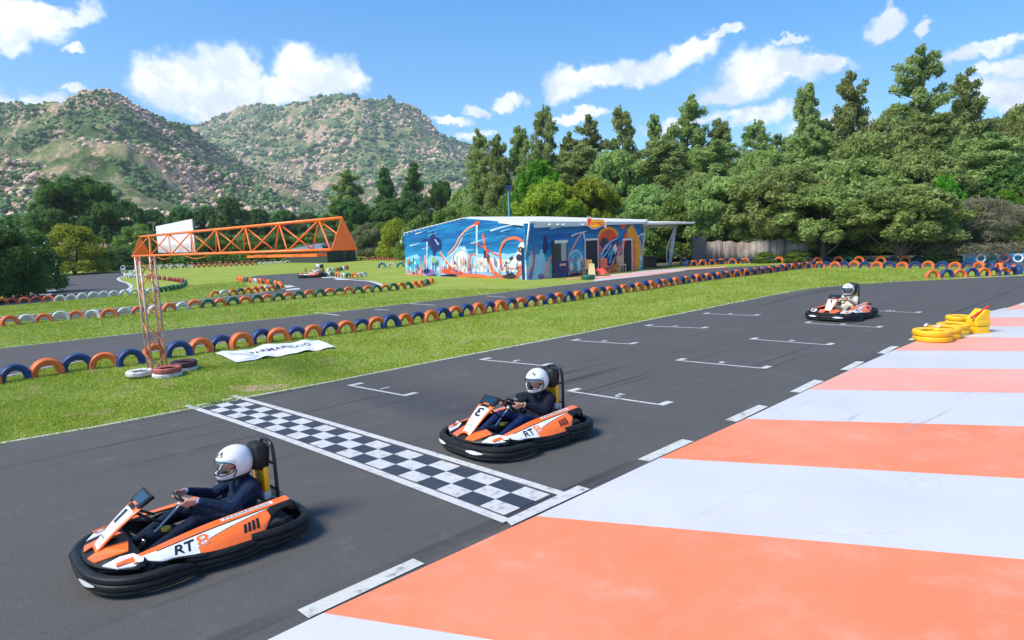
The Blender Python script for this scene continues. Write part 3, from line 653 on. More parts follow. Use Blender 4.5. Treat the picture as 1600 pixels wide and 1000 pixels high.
# ==================================================================== GANTRY
M_gor = mat('gantry_orange', (0.98, 0.20, 0.012), 0.42, var=0.08, coat=0.2, dirt=0.12, dirtcol=(0.45, 0.06, 0.02))
M_galv = mat('mast_pole', (0.50, 0.40, 0.36), 0.5, 0.2, var=0.3, vscale=3, dirt=0.7, dirtcol=(0.62, 0.16, 0.06))
M_board = mat('board_white', (0.74, 0.76, 0.80), 0.5, var=0.04, dirt=0.08)
gb = G(247, 584); gn = empty('gantry', (gb.x, gb.y, 0))
tag(gn, 'orange lattice gantry on a thin mast reaching over the finish line', 'gantry')
GP0, GP1 = AT(222, 399.5, gb.y + 0.05), AT(537, 389.5, 9.15)
TRd = (GP1 - GP0); TRd.z = 0; L = TRd.length; TRd.normalize(); TRn = Vector((-TRd.y, TRd.x, 0))
ztop = GP0.z - .03
legs = [G(228, 584), G(260, 577), G(245, 577), G(235, 572)]
hw = 0.19
lean = Vector((-0.02, 0.0, 0))
corner = []
for s1, s2 in ((-1, -1), (1, -1), (1, 1), (-1, 1)):
    c = TRd * (hw * s1 * .8) + TRn * (hw * s2 * .8); mb = MB(); mb.tube([c, c * 1.0 + Vector((0, 0, ztop + 0.02)) + lean], 0.024, 8)
    mb.build('post', M_galv, gn, smooth=True); corner.append(c)
mb = MB()
for f in range(4):
    a, b = corner[f], corner[(f + 1) % 4]; nseg = 7; 
    for k in range(nseg):
        z0, z1 = 0.1 + k * 0.365, 0.1 + (k + 1) * 0.365
        p, q = (a, b) if (k + f) % 2 else (b, a)
        mb.tube([p + Vector((0, 0, z0)), q + Vector((0, 0, z1))], 0.011, 5)
mb.build('lacing', M_gor, gn, smooth=True)
# tapered triangular truss
zs, ze = GP0.z, GP1.z; hs_, he_ = 0.42, 0.42; ws = 0.20
S0 = Vector((GP0.x - gb.x, GP0.y - gb.y, 0))
def tr(t, j):
    c = S0 + TRd * (L * t); z = zs + (ze - zs) * t; h = hs_ + (he_ - hs_) * t
    if j == 0: return c - TRn * ws + Vector((0, 0, z))
    if j == 1: return c + TRn * ws + Vector((0, 0, z))
    return c + Vector((0, 0, z + h))
mb = MB()
for j, r in ((0, .021), (1, .021), (2, .024)): mb.tube([tr(0, j), tr(1, j)], r, 10)
mb.build('chord', M_gor, gn, smooth=True)
mb = MB(); NB = 7
for k in range(NB):
    t0, t1 = k / NB, (k + 1) / NB; tm = (t0 + t1) / 2
    for j in (0, 1):
        mb.tube([tr(t0, j), tr(tm, 2)], 0.0125, 6); mb.tube([tr(tm, 2), tr(t1, j)], 0.0125, 6)
    mb.tube([tr(t0, 0), tr(t1, 1)] if k % 2 else [tr(t0, 1), tr(t1, 0)], 0.0095, 6)
mb.build('lattice', M_gor, gn, smooth=True)
for t, q in ((0.0, 1), (1.0, -1)):
    mb = MB(); mb.poly([tr(t, 0) + TRd * 0.02 * -q, tr(t, 1) + TRd * 0.02 * -q, tr(t, 2) + TRd * 0.02 * -q + Vector((0, 0, .015))], 0.012)
    mb.build('end_plate', M_gor, gn)
mb = MB()
for t0, t1 in ((0.18, 0.30), (0.36, 0.52)):
    A, B = tr(t0, 0), tr(t1, 0); mb.tube([A, A.lerp(B, .25) - Vector((0, 0, .06)), A.lerp(B, .5) - Vector((0, 0, .085)), A.lerp(B, .75) - Vector((0, 0, .06)), B], 0.006, 6)
mb.build('cable', M_gor, gn, smooth=True)
mb = MB(); A, B = tr(.66, 0), tr(.93, 0); C_, D_ = tr(.66, 1), tr(.93, 1); dn = Vector((0, 0, -.05))
mb.poly([A.lerp(C_, .3) + dn, B.lerp(D_, .3) + dn, B.lerp(D_, .7) + dn, A.lerp(C_, .7) + dn], 0.04); mb.build('light_tray', M_gor, gn)
# board hung on the far side of the truss: corners from its outline at the back chord depth
t0, t1 = 0.035, 0.29
A, B = tr(t0, 1) + TRn * .05, tr(t1, 1) + TRn * .05
sg = MB(); up_ = Vector((0.0, 0, 0.60)); sg.poly([A + Vector((0, 0, .05)), B + Vector((0, 0, .03)), B + up_ + Vector((0, 0, .09)) - TRd * .0, A + up_ + Vector((0, 0, .03))], 0.015)
tag(sg.build('sign_board', M_board, loc=gb), 'blank white rectangular board fixed behind the orange gantry truss', 'sign board')
M_flag = mat('chequered_cloth', (0.65, 0.65, 0.66), 0.8)
fl = MB(); a = gb + Vector((-.12, -.2, 0.42)); b = gb + Vector((0.24, -.28, 0.16))
N = 10; V = []
for i in range(N + 1):
    for j in range(4):
        p = a.lerp(b, i / N) + Vector((0.05 * (j - 1.5) * .8, 0.03 * math.sin(i * 1.3 + j), -0.045 * (j - 1.5) + 0.015 * math.sin(i * 2 + j * 2))); V.append(p)
fl.add(V, []); mats2 = [M_flag, mat('flag_black', (0.02, 0.02, 0.03), 0.8)]
for i in range(N):
    for j in range(3): fl.f.append((i * 4 + j, i * 4 + j + 1, (i + 1) * 4 + j + 1, (i + 1) * 4 + j)); fl.m.append((i + j) % 2)
tag(fl.build('flag', mats2, smooth=True), 'crumpled black and white chequered flag tied to the gantry mast foot', 'flag')

# ==================================================================== BANNER ON GRASS
def banner():
    M_ban = mat('banner_vinyl', (0.76, 0.78, 0.78), 0.45, var=0.06, vscale=3)
    M_ink = mat('banner_ink', (0.07, 0.08, 0.16), 0.6); M_ink2 = mat('banner_print', (0.42, 0.48, 0.62), 0.6)
    c = [G(336, 555), G(369, 568.5), G(523, 545), G(497, 532.5)]
    def P(u, v): return c[0].lerp(c[3], u).lerp(c[1].lerp(c[2], u), v) + Vector((0.02 * math.sin(u * 13), 0.02 * math.sin(u * 9 + 1), 0.05 + 0.022 * math.sin(u * 17) * math.cos(v * 3) + 0.012 * math.sin(u * 31 + v * 5) + 0.05 * math.exp(-((u - .55) / .12) ** 2) * (1 - v)))
    mb = MB(); nu, nv = 60, 10; V = [P(i / nu, j / nv) for i in range(nu + 1) for j in range(nv + 1)]
    mb.add(V, [(i * (nv + 1) + j, (i + 1) * (nv + 1) + j, (i + 1) * (nv + 1) + j + 1, i * (nv + 1) + j + 1) for i in range(nu) for j in range(nv)])
    o = mb.build('banner', M_ban, smooth=True, recalc=False); tag(o, 'long white banner with lettering lying on the grass beside the tyres', 'banner')
    W_, H_ = (c[3] - c[0]).length, (c[1] - c[0]).length
    V, F = text_data('PARMARICCIO', 0.36, bold=0.004); x0 = min(v[0] for v in V); x1 = max(v[0] for v in V)
    mb = MB(); mb.add([P(0.25 + 0.6 * (v[0] - x0) / (x1 - x0), 0.45 - v[1] / H_ * 1.5) + Vector((0, 0, .008)) for v in V], F)
    mb.build('lettering', M_ink, o, recalc=False)
    mb = MB()
    for k in range(9):
        u0 = 0.07 + 0.018 * k; v0 = 0.25 + 0.06 * k
        q = [P(u0, v0) + Vector((0, 0, .006)), P(u0 + .05, v0 + .02) + Vector((0, 0, .006)), P(u0 + .05, v0 + .07) + Vector((0, 0, .006)), P(u0, v0 + .06) + Vector((0, 0, .006))]
        mb.add(q, [(0, 1, 2, 3)])
    for k in range(14):
        u0 = 0.09 + 0.012 * k; q = [P(u0, .84) + Vector((0, 0, .007)), P(u0 + .007, .84) + Vector((0, 0, .007)), P(u0 + .007, .9) + Vector((0, 0, .007)), P(u0, .9) + Vector((0, 0, .007))]; mb.add(q, [(0, 1, 2, 3)])
    q = []
    mb.build('emblem', M_ink2, o, recalc=False)
banner()

# ==================================================================== YELLOW BARRIER + BLUE BARRIER
M_yel = mat('yellow_plastic', (0.90, 0.52, 0.01), 0.45, var=0.06, dirt=0.3, dirtcol=(0.55, 0.28, 0.02), vscale=3)
M_redp = mat('red_fabric', (0.65, 0.02, 0.03), 0.6)
def yellow(px, py, n, lab, Ro=0.27, w=0.13, th=.12):
    g = G(px, py)
    for k in range(n):
        o = flat_tyre(None, 'tyre', Ro, w, M_yel, 0, th); o.location = (g.x + random.uniform(-.015, .015), g.y, Z3 + w / 2 + k * (w + .001)); o.rotation_euler.z = random.random() * 6
        tag(o, lab[k], 'tyre', 'yellow tyre stacks on the striped apron')
yellow(1456, 533, 2, ['yellow tyre at the bottom of the nearest stack of two', 'yellow tyre on top of the nearest stack with a white rag'], 0.41, .13, .16)
yellow(1474, 528, 2, ['yellow tyre at the bottom of the second nearest stack', 'yellow tyre on top of the second nearest stack'], 0.38, .125, .15)
yellow(1489, 522, 2, ['yellow tyre at the bottom of the third stack from the front', 'yellow tyre on top of the third stack from the front'], 0.36, .125, .15)
yellow(1497, 515, 3, ['yellow tyre at the bottom of the tallest stack at the back', 'yellow tyre in the middle of the tallest stack at the back', 'yellow tyre on top of the tallest stack at the back'], 0.30, 0.115)
# yellow block on the right of the stacks
g = G(1527, 520); mb = MB(); mb.box((0, 0, .11), (.36, .34, .22), bev=.02); mb.box((0, 0, .34), (.38, .36, .22), bev=.025)
mb.add([(-.2, -.17, .45), (.17, -.17, .45), (.17, -.17, .78), (.06, -.17, .80), (-.2, .17, .45), (.17, .17, .45), (.17, .17, .78), (.06, .17, .80)], [(0, 1, 2, 3), (7, 6, 5, 4), (0, 3, 7, 4), (3, 2, 6, 7), (2, 1, 5, 6), (1, 0, 4, 5)])
mb.box((0, 0, .012), (.52, .42, .024), bev=.005)
o = mb.build('barrier_block', M_yel, loc=(g.x, g.y, Z3), auto=40); o.scale = (1, 1, .72); o.rotation_euler.z = R_(8); tag(o, 'yellow plastic barrier block with a sloping top beside the stacks', 'barrier')
mb = MB(); p0 = g + Vector((-.26, -.12, .40)); p1 = g + Vector((.20, -.05, .66))
V = []
for i in range(9):
    p = p0.lerp(p1, i / 8)
    for k in range(8):
        a = k * math.pi / 4; r = 0.030 + 0.006 * math.sin(i * 2.1 + k * 1.7); V.append(p + Vector((0, math.cos(a) * r, math.sin(a) * r)))
mb.add(V, [(i * 8 + k, i * 8 + (k + 1) % 8, (i + 1) * 8 + (k + 1) % 8, (i + 1) * 8 + k) for i in range(8) for k in range(8)]); mb.tube([p0, p1 + (p1 - p0).normalized() * .06], .01, 6)
tag(mb.build('rolled_flag', M_redp, smooth=True), 'rolled red flag lying on top of the yellow barrier', 'flag')
g = G(1452, 529); mb = MB(); V = []
for i in range(10):
    for j in range(4):
        V.append(g + Vector((-.06 + i * .050, .05 + j * .035 + .05 * math.sin(i * .9), Z3 + .262 + .05 * math.exp(-((i - 2) / 1.5) ** 2) + .012 * math.sin(j * 2 + i))))
mb.add(V, [(i * 4 + j, (i + 1) * 4 + j, (i + 1) * 4 + j + 1, i * 4 + j + 1) for i in range(9) for j in range(3)])
tag(mb.build('cloth', mat('white_cloth', (.7, .66, .7), .8), smooth=True, recalc=False), 'crumpled white rag draped on the nearest yellow stack', 'rag')
# blue barrier wall with painted tyres
bA, bB = G(1503, 410.8), G(1720, 409.5); d = (bB - bA).normalized(); n = Vector((-d.y, d.x, 0)); Lb = (bB - bA).length
M_bb = mat('barrier_blue', (0.03, 0.30, 0.62), 0.5, var=0.25, vscale=3, dirt=0.25, dirtcol=(0.3, 0.5, 0.6))
blw = empty('barrier_wall', bA, math.atan2(d.y, d.x)); tag(blw, 'bright blue barrier wall below the trees at the right edge', 'barrier')
nb = 9
for k in range(nb):
    mb = MB(); mb.box(((k + .5) * Lb / nb, .25, .27), (Lb / nb - .02, .42, .52 + .03 * math.sin(k * 2)), bev=.06); mb.build('block', M_bb, blw, auto=40)
for k, (px, c) in enumerate([(1534, 'white'), (1552, 'green'), (1572, 'red'), (1594, 'white'), (1616, 'green')]):
    t = (px - 1503) / 217 * Lb; mb = MB()
    mb.lathe(tyre_prof(.27, .16, .10), 30, Matrix.Rotation(R_(82), 4, 'X'), closedprof=True)
    p = bA + d * t - n * 0.14; o = mb.build('tyre', TM[c], auto=50, loc=(p.x, p.y, .27)); o.rotation_euler.z = math.atan2(d.y, d.x)
    tag(o, '%s painted tyre standing upright against the blue barrier, %s along it' % (c, ORD[k]), 'tyre', 'painted tyres against the blue barrier')
bA, bB = G(176, 423.5), G(214, 421.5); d = (bB - bA).normalized(); Lb = (bB - bA).length
blw = empty('barrier_wall', bA, math.atan2(d.y, d.x)); tag(blw, 'low dark blue barrier blocks at the far bend on the left', 'barrier')
for k in range(4):
    mb = MB(); mb.box(((k + .5) * Lb / 4, .2, .22), (Lb / 4 - .02, .36, .42), bev=.05); mb.build('block', TM['navy'], blw, auto=40)
mb = MB(); mb.lathe(tyre_prof(.26, .15, .09), 30, Matrix.Rotation(R_(80), 4, 'X'), closedprof=True); p = G(193, 426)
o = mb.build('tyre', TM['white'], auto=50, loc=(p.x, p.y, .5)); tag(o, 'white tyre propped upright above the far bend tyres', 'tyre')
mb = MB(); mb.lathe(tyre_prof(.26, .15, .09), 30, Matrix.Rotation(R_(88), 4, 'X'), closedprof=True)
o = mb.build('tyre', TM['white'], auto=50, loc=(p.x, p.y, .22)); tag(o, 'white tyre standing on the ground directly under the propped one', 'tyre')
# ==================================================================== KARTS
M_kor = mat('kart_orange', (0.95, 0.165, 0.02), 0.32, var=0.05, coat=0.4, dirt=0.15, dirtcol=(0.4, 0.1, 0.05), vscale=5)
M_kwh = mat('kart_white', (0.74, 0.75, 0.77), 0.32, var=0.04, coat=0.4, dirt=0.2, dirtcol=(0.4, 0.4, 0.4), vscale=5)
M_kbl = mat('kart_black_plastic', (0.010, 0.010, 0.011), 0.5, var=0.3, bump=0.15, bscale=25, dirt=0.45, dirtcol=(0.045, 0.042, 0.040), spec=0.3)
M_kdk = mat('kart_black_trim', (0.012, 0.012, 0.014), 0.35)
M_steel = mat('steel', (0.35, 0.36, 0.37), 0.35, 0.85, var=0.15)
M_alu = mat('aluminium', (0.55, 0.56, 0.58), 0.3, 0.8, var=0.1)
M_eng = mat('engine_grey', (0.10, 0.10, 0.11), 0.5, 0.4, var=0.3)
M_kyel = mat('kart_yellow', (0.95, 0.47, 0.01), 0.45, var=0.05)
M_tyr = mat('kart_tyre', (0.02, 0.02, 0.021), 0.8, var=0.3, dirt=0.4, dirtcol=(0.07, 0.065, 0.06))
M_scr = mat('screen_dark', (0.01, 0.03, 0.045), 0.12, coat=0.6)
def lerp(a, b, t): return a + (b - a) * t
def sstep(a, b, x):
    t = min(1, max(0, (x - a) / (b - a))); return t * t * (3 - 2 * t)
def pod(u, v, s, off=0.0):
    """side pod surface: u 0 front .. 1 rear, v 0 inner top .. 1 outer bottom"""
    x = lerp(0.78, -0.84, u)
    yi = lerp(0.46, 0.345, sstep(0, .55, u)); zi = lerp(0.268, 0.388, u ** 0.85)
    yo = lerp(yi + .02, lerp(0.515, 0.455, sstep(0, .6, u)), sstep(0, .22, u)); zo = zi - 0.012
    bulge = sstep(0.24, 0.42, u) * (1 - sstep(0.74, 0.84, u)); tpf = lerp(.06, 1, sstep(.02, .24, u)) * lerp(1, .45, sstep(.80, .92, u))
    ym = lerp(lerp(yo, .60, tpf), 0.615, bulge); zm = lerp(zo - 0.050 * tpf, zo - 0.065, bulge)
    yb = lerp(lerp(yo, .62, tpf), 0.700, bulge); zb = lerp(zo - 0.085 * tpf, 0.185, bulge)
    pts = [(yi, zi), (yo, zo), (ym, zm), (yb, zb)]
    t = v * 3; i = min(2, int(t)); f = t - i
    P = [pts[max(0, i - 1)], pts[i], pts[i + 1], pts[min(3, i + 2)]]
    def cr(a, b, c, d): return 0.5 * (2 * b + (c - a) * f + (2 * a - 5 * b + 4 * c - d) * f * f + (3 * b - a - 3 * c + d) * f ** 3)
    y = cr(*[p[0] for p in P]); z = cr(*[p[1] for p in P])
    return Vector((x, (y + off * 0.75) * s, z + off * 0.65))
def pod_col(u, v):
    if v < 0.34: return 0
    if v < 0.37 and u > 0.2: return 2
    if u < 0.10: return 0
    if u < 0.40:
        lo = lerp(.60, .86, sstep(.1, .24, u))
    else: lo = lerp(0.72, 0.37, ((u - .40) / .5) ** .42)
    if v < lo and u < 0.88: return 1
    if u > 0.40 and v > lo + .015:
        e = ((u - 0.60) / 0.235) ** 4 + (max(0, v - 0.58) / 0.42) ** 3
        if u < .60: e = ((u - .60) / .22) ** 2 * sstep(.5, 1.0, v) + (max(0, v - .60) / .38) ** 3
        if e < 1: return 0
    return 2
PARMA = 'PARMARICCIO'
def letters_on(fn, txt, u0, u1, v0, v1, m, name, parent, flip=False, bold=0.0, shear=0.0, off=0.004):
    V, F = text_data(txt, 1.0, bold=bold, shear=shear); xs = [p[0] for p in V]; ys = [p[1] for p in V]
    mb = MB(); Q = []
    for x, y, z in V:
        a = (x - min(xs)) / (max(xs) - min(xs)); b = (y - min(ys)) / (max(ys) - min(ys))
        if flip: a = 1 - a
        Q.append(fn(lerp(u0, u1, a), lerp(v1, v0, b), off))
    mb.add(Q, F); return mb.build(name, m, parent, recalc=False)
BP = [(a_ * (.82 if a_ > 0 else 1), b_ * .86) for a_, b_ in [(-.055, .012), (-.02, -.005), (.02, .0), (.034, .018), (.026, .042), (.030, .050), (.046, .062), (.050, .092), (.042, .112), (.033, .118), (.040, .130), (.046, .150), (.036, .178), (.010, .196), (-.025, .198), (-.05, .182), (-.042, .15), (-.03, .10), (-.042, .05)]]
def make_kart(number):
    k = empty('racing_kart')
    P = lambda n, mb, m, par=k, **kw: mb.build(n, m, par, **kw)
    # bumpers
    fp = catmull([(.16, .655, .03), (.30, .705, .03), (.50, .715, .03), (.70, .665, .03), (.86, .54, .035), (.955, .36, .04), (.985, .18, .042), (.99, 0, .043),
                  (.985, -.18, .042), (.955, -.36, .04), (.86, -.54, .035), (.70, -.665, .03), (.50, -.715, .03), (.30, -.705, .03), (.16, -.655, .03)], 6)
    fp = fp[::-1]; n = len(fp); fp = fp[::-1]
    tp = [0.62 + 0.38 * sstep(0, .12, i / (n - 1)) * sstep(0, .12, 1 - i / (n - 1)) for i in range(n)]
    mb = MB(); mb.sweep([Vector((p.x, -p.y, p.z)) for p in fp][::-1][::-1], [(a, b) for a, b in BP], taper=tp)
    # outward must point away from the kart: travel so that right side is outside
    P('front_bumper', flip_if_needed(mb, fp, BP, tp), M_kbl, auto=35)
    for s in (1, -1):
        sp = catmull([(.24, .60, .035), (.12, .66, .035), (-.05, .70, .035), (-.22, .71, .035), (-.36, .69, .035), (-.46, .64, .035)], 5)
        q = [Vector((p.x, p.y * s, p.z)) for p in sp]
        P('side_bumper', outward_sweep(q, [(a * .95, b * .9) for a, b in BP]), M_kbl, auto=35)
    rp = catmull([(-.34, .675, .05), (-.44, .70, .05), (-.62, .715, .05), (-.80, .69, .05), (-.93, .60, .05), (-.985, .42, .05), (-1.0, .2, .05), (-1.0, 0, .05), (-1.0, -.2, .05), (-.985, -.42, .05), (-.93, -.60, .05), (-.80, -.69, .05), (-.62, -.715, .05), (-.44, -.70, .05), (-.34, -.675, .05)], 5)
    P('rear_bumper', outward_sweep(rp, [(a, b * 1.05) for a, b in BP]), M_kbl, auto=35)
    # side pods
    for s in (1, -1):
        nu, nv = 220, 72; V = []; F = []; mi = []
        for i in range(nu + 1):
            for j in range(nv + 1): V.append(pod(i / nu, j / nv, s))
        for i in range(nu):
            for j in range(nv):
                u, v = (i + .5) / nu, (j + .5) / nv
                F.append((i * (nv + 1) + j, (i + 1) * (nv + 1) + j, (i + 1) * (nv + 1) + j + 1, i * (nv + 1) + j + 1)); mi.append(pod_col(u, v))
        mb = MB(); mb.v = [tuple(v) for v in V]; mb.f = F; mb.m = mi
        po = P('side_pod', mb, [M_kor, M_kwh, M_kbl], smooth=True)
        sm = po.modifiers.new('t', 'SOLIDIFY'); sm.thickness = 0.012; sm.offset = -1 if s > 0 else 1
        fn = lambda u, v, off, s=s: pod(u, v, s, off)
        letters_on(fn, 'RT', .275, .395, .43, .72, M_kdk, 'lettering', po, flip=(s < 0), bold=.02, shear=.25)
        letters_on(fn, '8', .400, .475, .39, .69, M_kwh, 'lettering', po, flip=(s < 0), bold=.05, off=.004); letters_on(fn, '8', .403, .472, .405, .675, M_kor, 'lettering', po, flip=(s < 0), bold=.005, off=.007)
        mb = MB()
        for q in range(4):
            u0 = .655 + .026 * q; Q = [fn(lerp(u0, u0 + .017, b_) + .017 * a_, lerp(.76, .56 - .012 * q, a_), .006) for a_ in [i_ / 6 for i_ in range(7)] for b_ in (0, 1)]; mb.add(Q, [(2 * i_, 2 * i_ + 1, 2 * i_ + 3, 2 * i_ + 2) for i_ in range(6)])
        P('vent_stripes', mb, M_kdk, po, recalc=False)
        mb = MB(); V = [fn(lerp(.58, .90, i / 16), v, .003) for i in range(17) for v in (.07, .24)]
        mb.add(V, [(2 * i, 2 * i + 2, 2 * i + 3, 2 * i + 1) for i in range(16)]); P('sponsor_strip', mb, M_kwh, po, recalc=False)
        letters_on(fn, PARMA, .60, .88, .10, .21, M_kdk, 'lettering', po, flip=(s < 0), off=.006)
        mb = MB(); mb.box((.17, .60 * s, .115), (.16, .02, .10), bev=.008); P('pod_bracket', mb, M_kbl)
    # front fairing
    mb = MB(); zt = .225
    def arc(y): return .955 - .30 * abs(y / .6) ** 2.4
    ny = 24; V = []
    for i in range(ny + 1):
        y = lerp(-.62, .62, i / ny); V += [(arc(y), y, .222), (max(.60, arc(y) - .17), y * .97, .262), (.56, y * .93, .272)]
    mb.add(V, [(3 * i + j, 3 * i + j + 1, 3 * i + 4 + j, 3 * i + 3 + j) for i in range(ny) for j in (0, 1)])
    ff = P('front_fairing', mb, M_kbl, smooth=True); md = ff.modifiers.new('t', 'SOLIDIFY'); md.thickness = .012
    mb = MB()
    for s in (1, -1):
        mb.poly([(.93, .085 * s, .243), (.90, .23 * s, .243), (.64, .30 * s, .285), (.60, .12 * s, .31), (.80, .075 * s, .30)], .012, Vector((0, 0, 1)))
    P('centre_cowl', mb, M_kor, ff)
    for s in (1, -1):
        mb = MB(); mb.poly([(.865, .345 * s, .240), (.775, .50 * s, .238), (.60, .60 * s, .245), (.575, .56 * s, .285), (.62, .40 * s, .29), (.72, .34 * s, .272)], .010, Vector((0, 0, 1))); wp = P('corner_panel', mb, M_kwh, ff)
        mb = MB(); cx, cy = .70, .45 * s
        for q in range(2):
            pts = catmull([(cx + .07 - .06 * q, cy - .05 * s, .287 - .0 * q), (cx + .03 - .05 * q, cy + .01 * s, .290), (cx + .02 - .05 * q, cy + .05 * s, .288)], 4); mb.tube([p - Vector((0, 0, .012 + .1 * abs(p.x - .62) * 0)) for p in pts], .0022, 5)
        P('scribble_mark', mb, M_kor, wp)
        # reflective marks on the bumper nose
        mb = MB(); pp = [p for p in fp if (s * p.y > .20 and s * p.y < .46 and p.x > .8)]
        V = []
        for i, p in enumerate(pp):
            o = Vector((p.x, p.y, 0)).normalized(); w = .022 * math.sin(math.pi * (i + .3) / (len(pp) - .4)) + .004
            c = p + o * .052; V += [c + Vector((0, 0, .092 + w)), c + Vector((0, 0, .092 - w))]
        mb.add(V, [(2 * i, 2 * i + 2, 2 * i + 3, 2 * i + 1) for i in range(len(pp) - 1)]); P('bumper_mark', mb, M_kwh, k, recalc=False)
    # number panel
    def pan(a, b, off=0.0):      # a along 0 bottom..1 top, b across -1..1
        x = lerp(.86, .47, a); z = lerp(.285, .615, a) + .02 * math.sin(a * math.pi); w = lerp(.085, .155, a ** .8)
        return Vector((x, b * w, z - .03 * b * b)) + Vector((.64, 0, .77)) * off
    V = []; F = []; mi = []
    na, nb_ = 40, 20
    for i in range(na + 1):
        for j in range(nb_ + 1): V.append(pan(i / na, -1 + 2 * j / nb_))
    for i in range(na):
        for j in range(nb_):
            a, b = (i + .5) / na, -1 + 2 * (j + .5) / nb_
            hole = ((a - .90) / .062) ** 2 + (b / .66) ** 2 < 1
            c = 2 if hole else (1 if (abs(b) < .80 and .04 < a < .86) else 0)
            F.append((i * (nb_ + 1) + j, (i + 1) * (nb_ + 1) + j, (i + 1) * (nb_ + 1) + j + 1, i * (nb_ + 1) + j + 1)); mi.append(c)
    mb = MB(); mb.v = [tuple(v) for v in V]; mb.f = F; mb.m = mi
    npn = P('number_panel', mb, [M_kor, M_kwh, M_kbl], smooth=True); md = npn.modifiers.new('t', 'SOLIDIFY'); md.thickness = .015; md.offset = 0
    fnp = lambda u, v, off: pan(v, u, off + .01)
    letters_on(fnp, number, .42 if number != '1' else .2, -.42 if number != '1' else -.2, .80, .50, M_kdk, 'number', npn, bold=.025)
    letters_on(fnp, PARMA, .55, -.55, .24, .20, M_kdk, 'lettering', npn)
    mb = MB(); mb.poly([(.50, -.14, .60), (.50, .14, .60), (.36, .17, .69), (.36, -.17, .69)], .03); 
    ds = P('dashboard', mb, M_kbl); mb = MB(); mb.poly([(.475, -.11, .622), (.475, .11, .622), (.385, .13, .680), (.385, -.13, .680)], .004); P('screen', mb, M_scr, ds)
    mb = MB(); mb.tube(catmull([(.52, .10, .56), (.40, .13, .46), (.30, .12, .40)], 5), .014, 6); mb.tube(catmull([(.52, -.10, .56), (.40, -.13, .46), (.30, -.12, .40)], 5), .014, 6); P('panel_stay', mb, M_kbl, smooth=True)
    # chassis
    mb = MB()
    for s in (1, -1):
        mb.tube(catmull([(.88, .10 * s, .09), (.62, .24 * s, .085), (.2, .30 * s, .08), (-.4, .33 * s, .08), (-.92, .30 * s, .12)], 5), .016, 8)
        mb.tube([(.5, .27 * s, .085), (.52, .44 * s, .13)], .015, 8)
    for x in (.60, .1, -.30, -.75): mb.tube([(x, -.30, .085), (x, .30, .085)], .015, 8)
    P('chassis', mb, M_steel, smooth=True)
    mb = MB(); mb.box((.25, 0, .052), (1.15, .60, .012)); P('floor_tray', mb, M_kbl)
    mb = MB(); mb.tube([(.47, -.42, .16), (.40, -.05, .16)], .009, 6); mb.tube([(.47, .42, .16), (.40, .05, .16)], .009, 6); P('steering_rod', mb, M_alu, smooth=True)
    # wheels
    for (x, y, r, w) in ((.47, .53, .112, .12), (.47, -.53, .112, .12), (-.60, .545, .138, .18), (-.60, -.545, .138, .18)):
        wh = empty('wheel'); wh.parent = k; wh.location = (x, y, r)
        h = w / 2; RX = Matrix.Rotation(R_(90), 4, 'X')
        mb = MB(); mb.lathe([(r * .50, -h * .8), (r * .62, -h), (r * .88, -h), (r, -h * .72), (r + .002, 0), (r, h * .72), (r * .88, h), (r * .62, h), (r * .50, h * .8), (r * .48, 0)], 28, RX, closedprof=True); P('tyre', mb, M_tyr, wh, auto=40)
        mb = MB(); mb.lathe([(0.001, -h * .4), (r * .25, -h * .45), (r * .3, -h * .75), (r * .52, -h * .85), (r * .52, h * .85), (r * .3, h * .75), (r * .25, h * .45), (0.001, h * .4)], 20, RX); P('rim', mb, M_alu, wh, auto=40)
    mb = MB(); mb.tube([(-.60, -.48, .138), (-.60, .48, .138)], .018, 8); P('rear_axle', mb, M_steel, smooth=True)
    # steering
    Cw = Vector((.06, 0, .495)); nW = Vector((-.80, 0, .60)); e2 = Vector((.60, 0, .80)); e1 = Vector((0, 1, 0))
    mb = MB(); mb.tube([Cw + e1 * math.cos(a) * .135 + e2 * math.sin(a) * .125 for a in [i * math.pi / 18 for i in range(36)]], .0145, 8, closed=True)
    for a in (R_(0), R_(180), R_(270)): mb.tube([Cw, Cw + e1 * math.cos(a) * .13 + e2 * math.sin(a) * .12], .012, 6)
    P('steering_wheel', mb, M_kdk, smooth=True)
    mb = MB(); mb.tube([Cw, Vector((.40, 0, .22)), Vector((.52, 0, .13))], .013, 8); mb.tube([Cw - nW * .06, Cw - nW * .02], .032, 10); P('steering_column', mb, M_alu, smooth=True)
    # tank between the legs
    mb = MB(); mb.box((.28, 0, .17), (.30, .20, .20), bev=.04); tk = P('fuel_tank', mb, M_kbl, auto=40)
    mb = MB(); mb.lathe([(.001, .03), (.04, .03), (.045, .02), (.045, 0)], 16, Matrix.Translation((.25, .04, .27))); P('fuel_cap', mb, M_kyel, tk, auto=40)
    for s in (1, -1):
        mb = MB(); mb.tube([(.60, .20 * s, .09), (.66, .20 * s, .24)], .010, 6); mb.box((.67, .20 * s, .25), (.02, .09, .05), bev=.004); P('pedal', mb, M_alu)
    # seat and headrest
    V = []; nu, nv = 20, 16
    def seat(a, b):
        y = b * .20; side = abs(b) ** 3
        if a < .45: t = a / .45; x = lerp(-.04, -.46, t); z = lerp(.125, .075, math.sin(t * math.pi / 2)) + side * .11
        else: t = (a - .45) / .55; x = lerp(-.46, -.70, t ** .8) + side * .14; z = lerp(.075, .47, t ** 1.25); y *= 1.0 - .12 * t
        return (x, y * (1 + .06 * side), z)
    V = [seat(i / nu, -1 + 2 * j / nv) for i in range(nu + 1) for j in range(nv + 1)]
    mb = MB(); mb.add(V, [(i * (nv + 1) + j, (i + 1) * (nv + 1) + j, (i + 1) * (nv + 1) + j + 1, i * (nv + 1) + j + 1) for i in range(nu) for j in range(nv)])
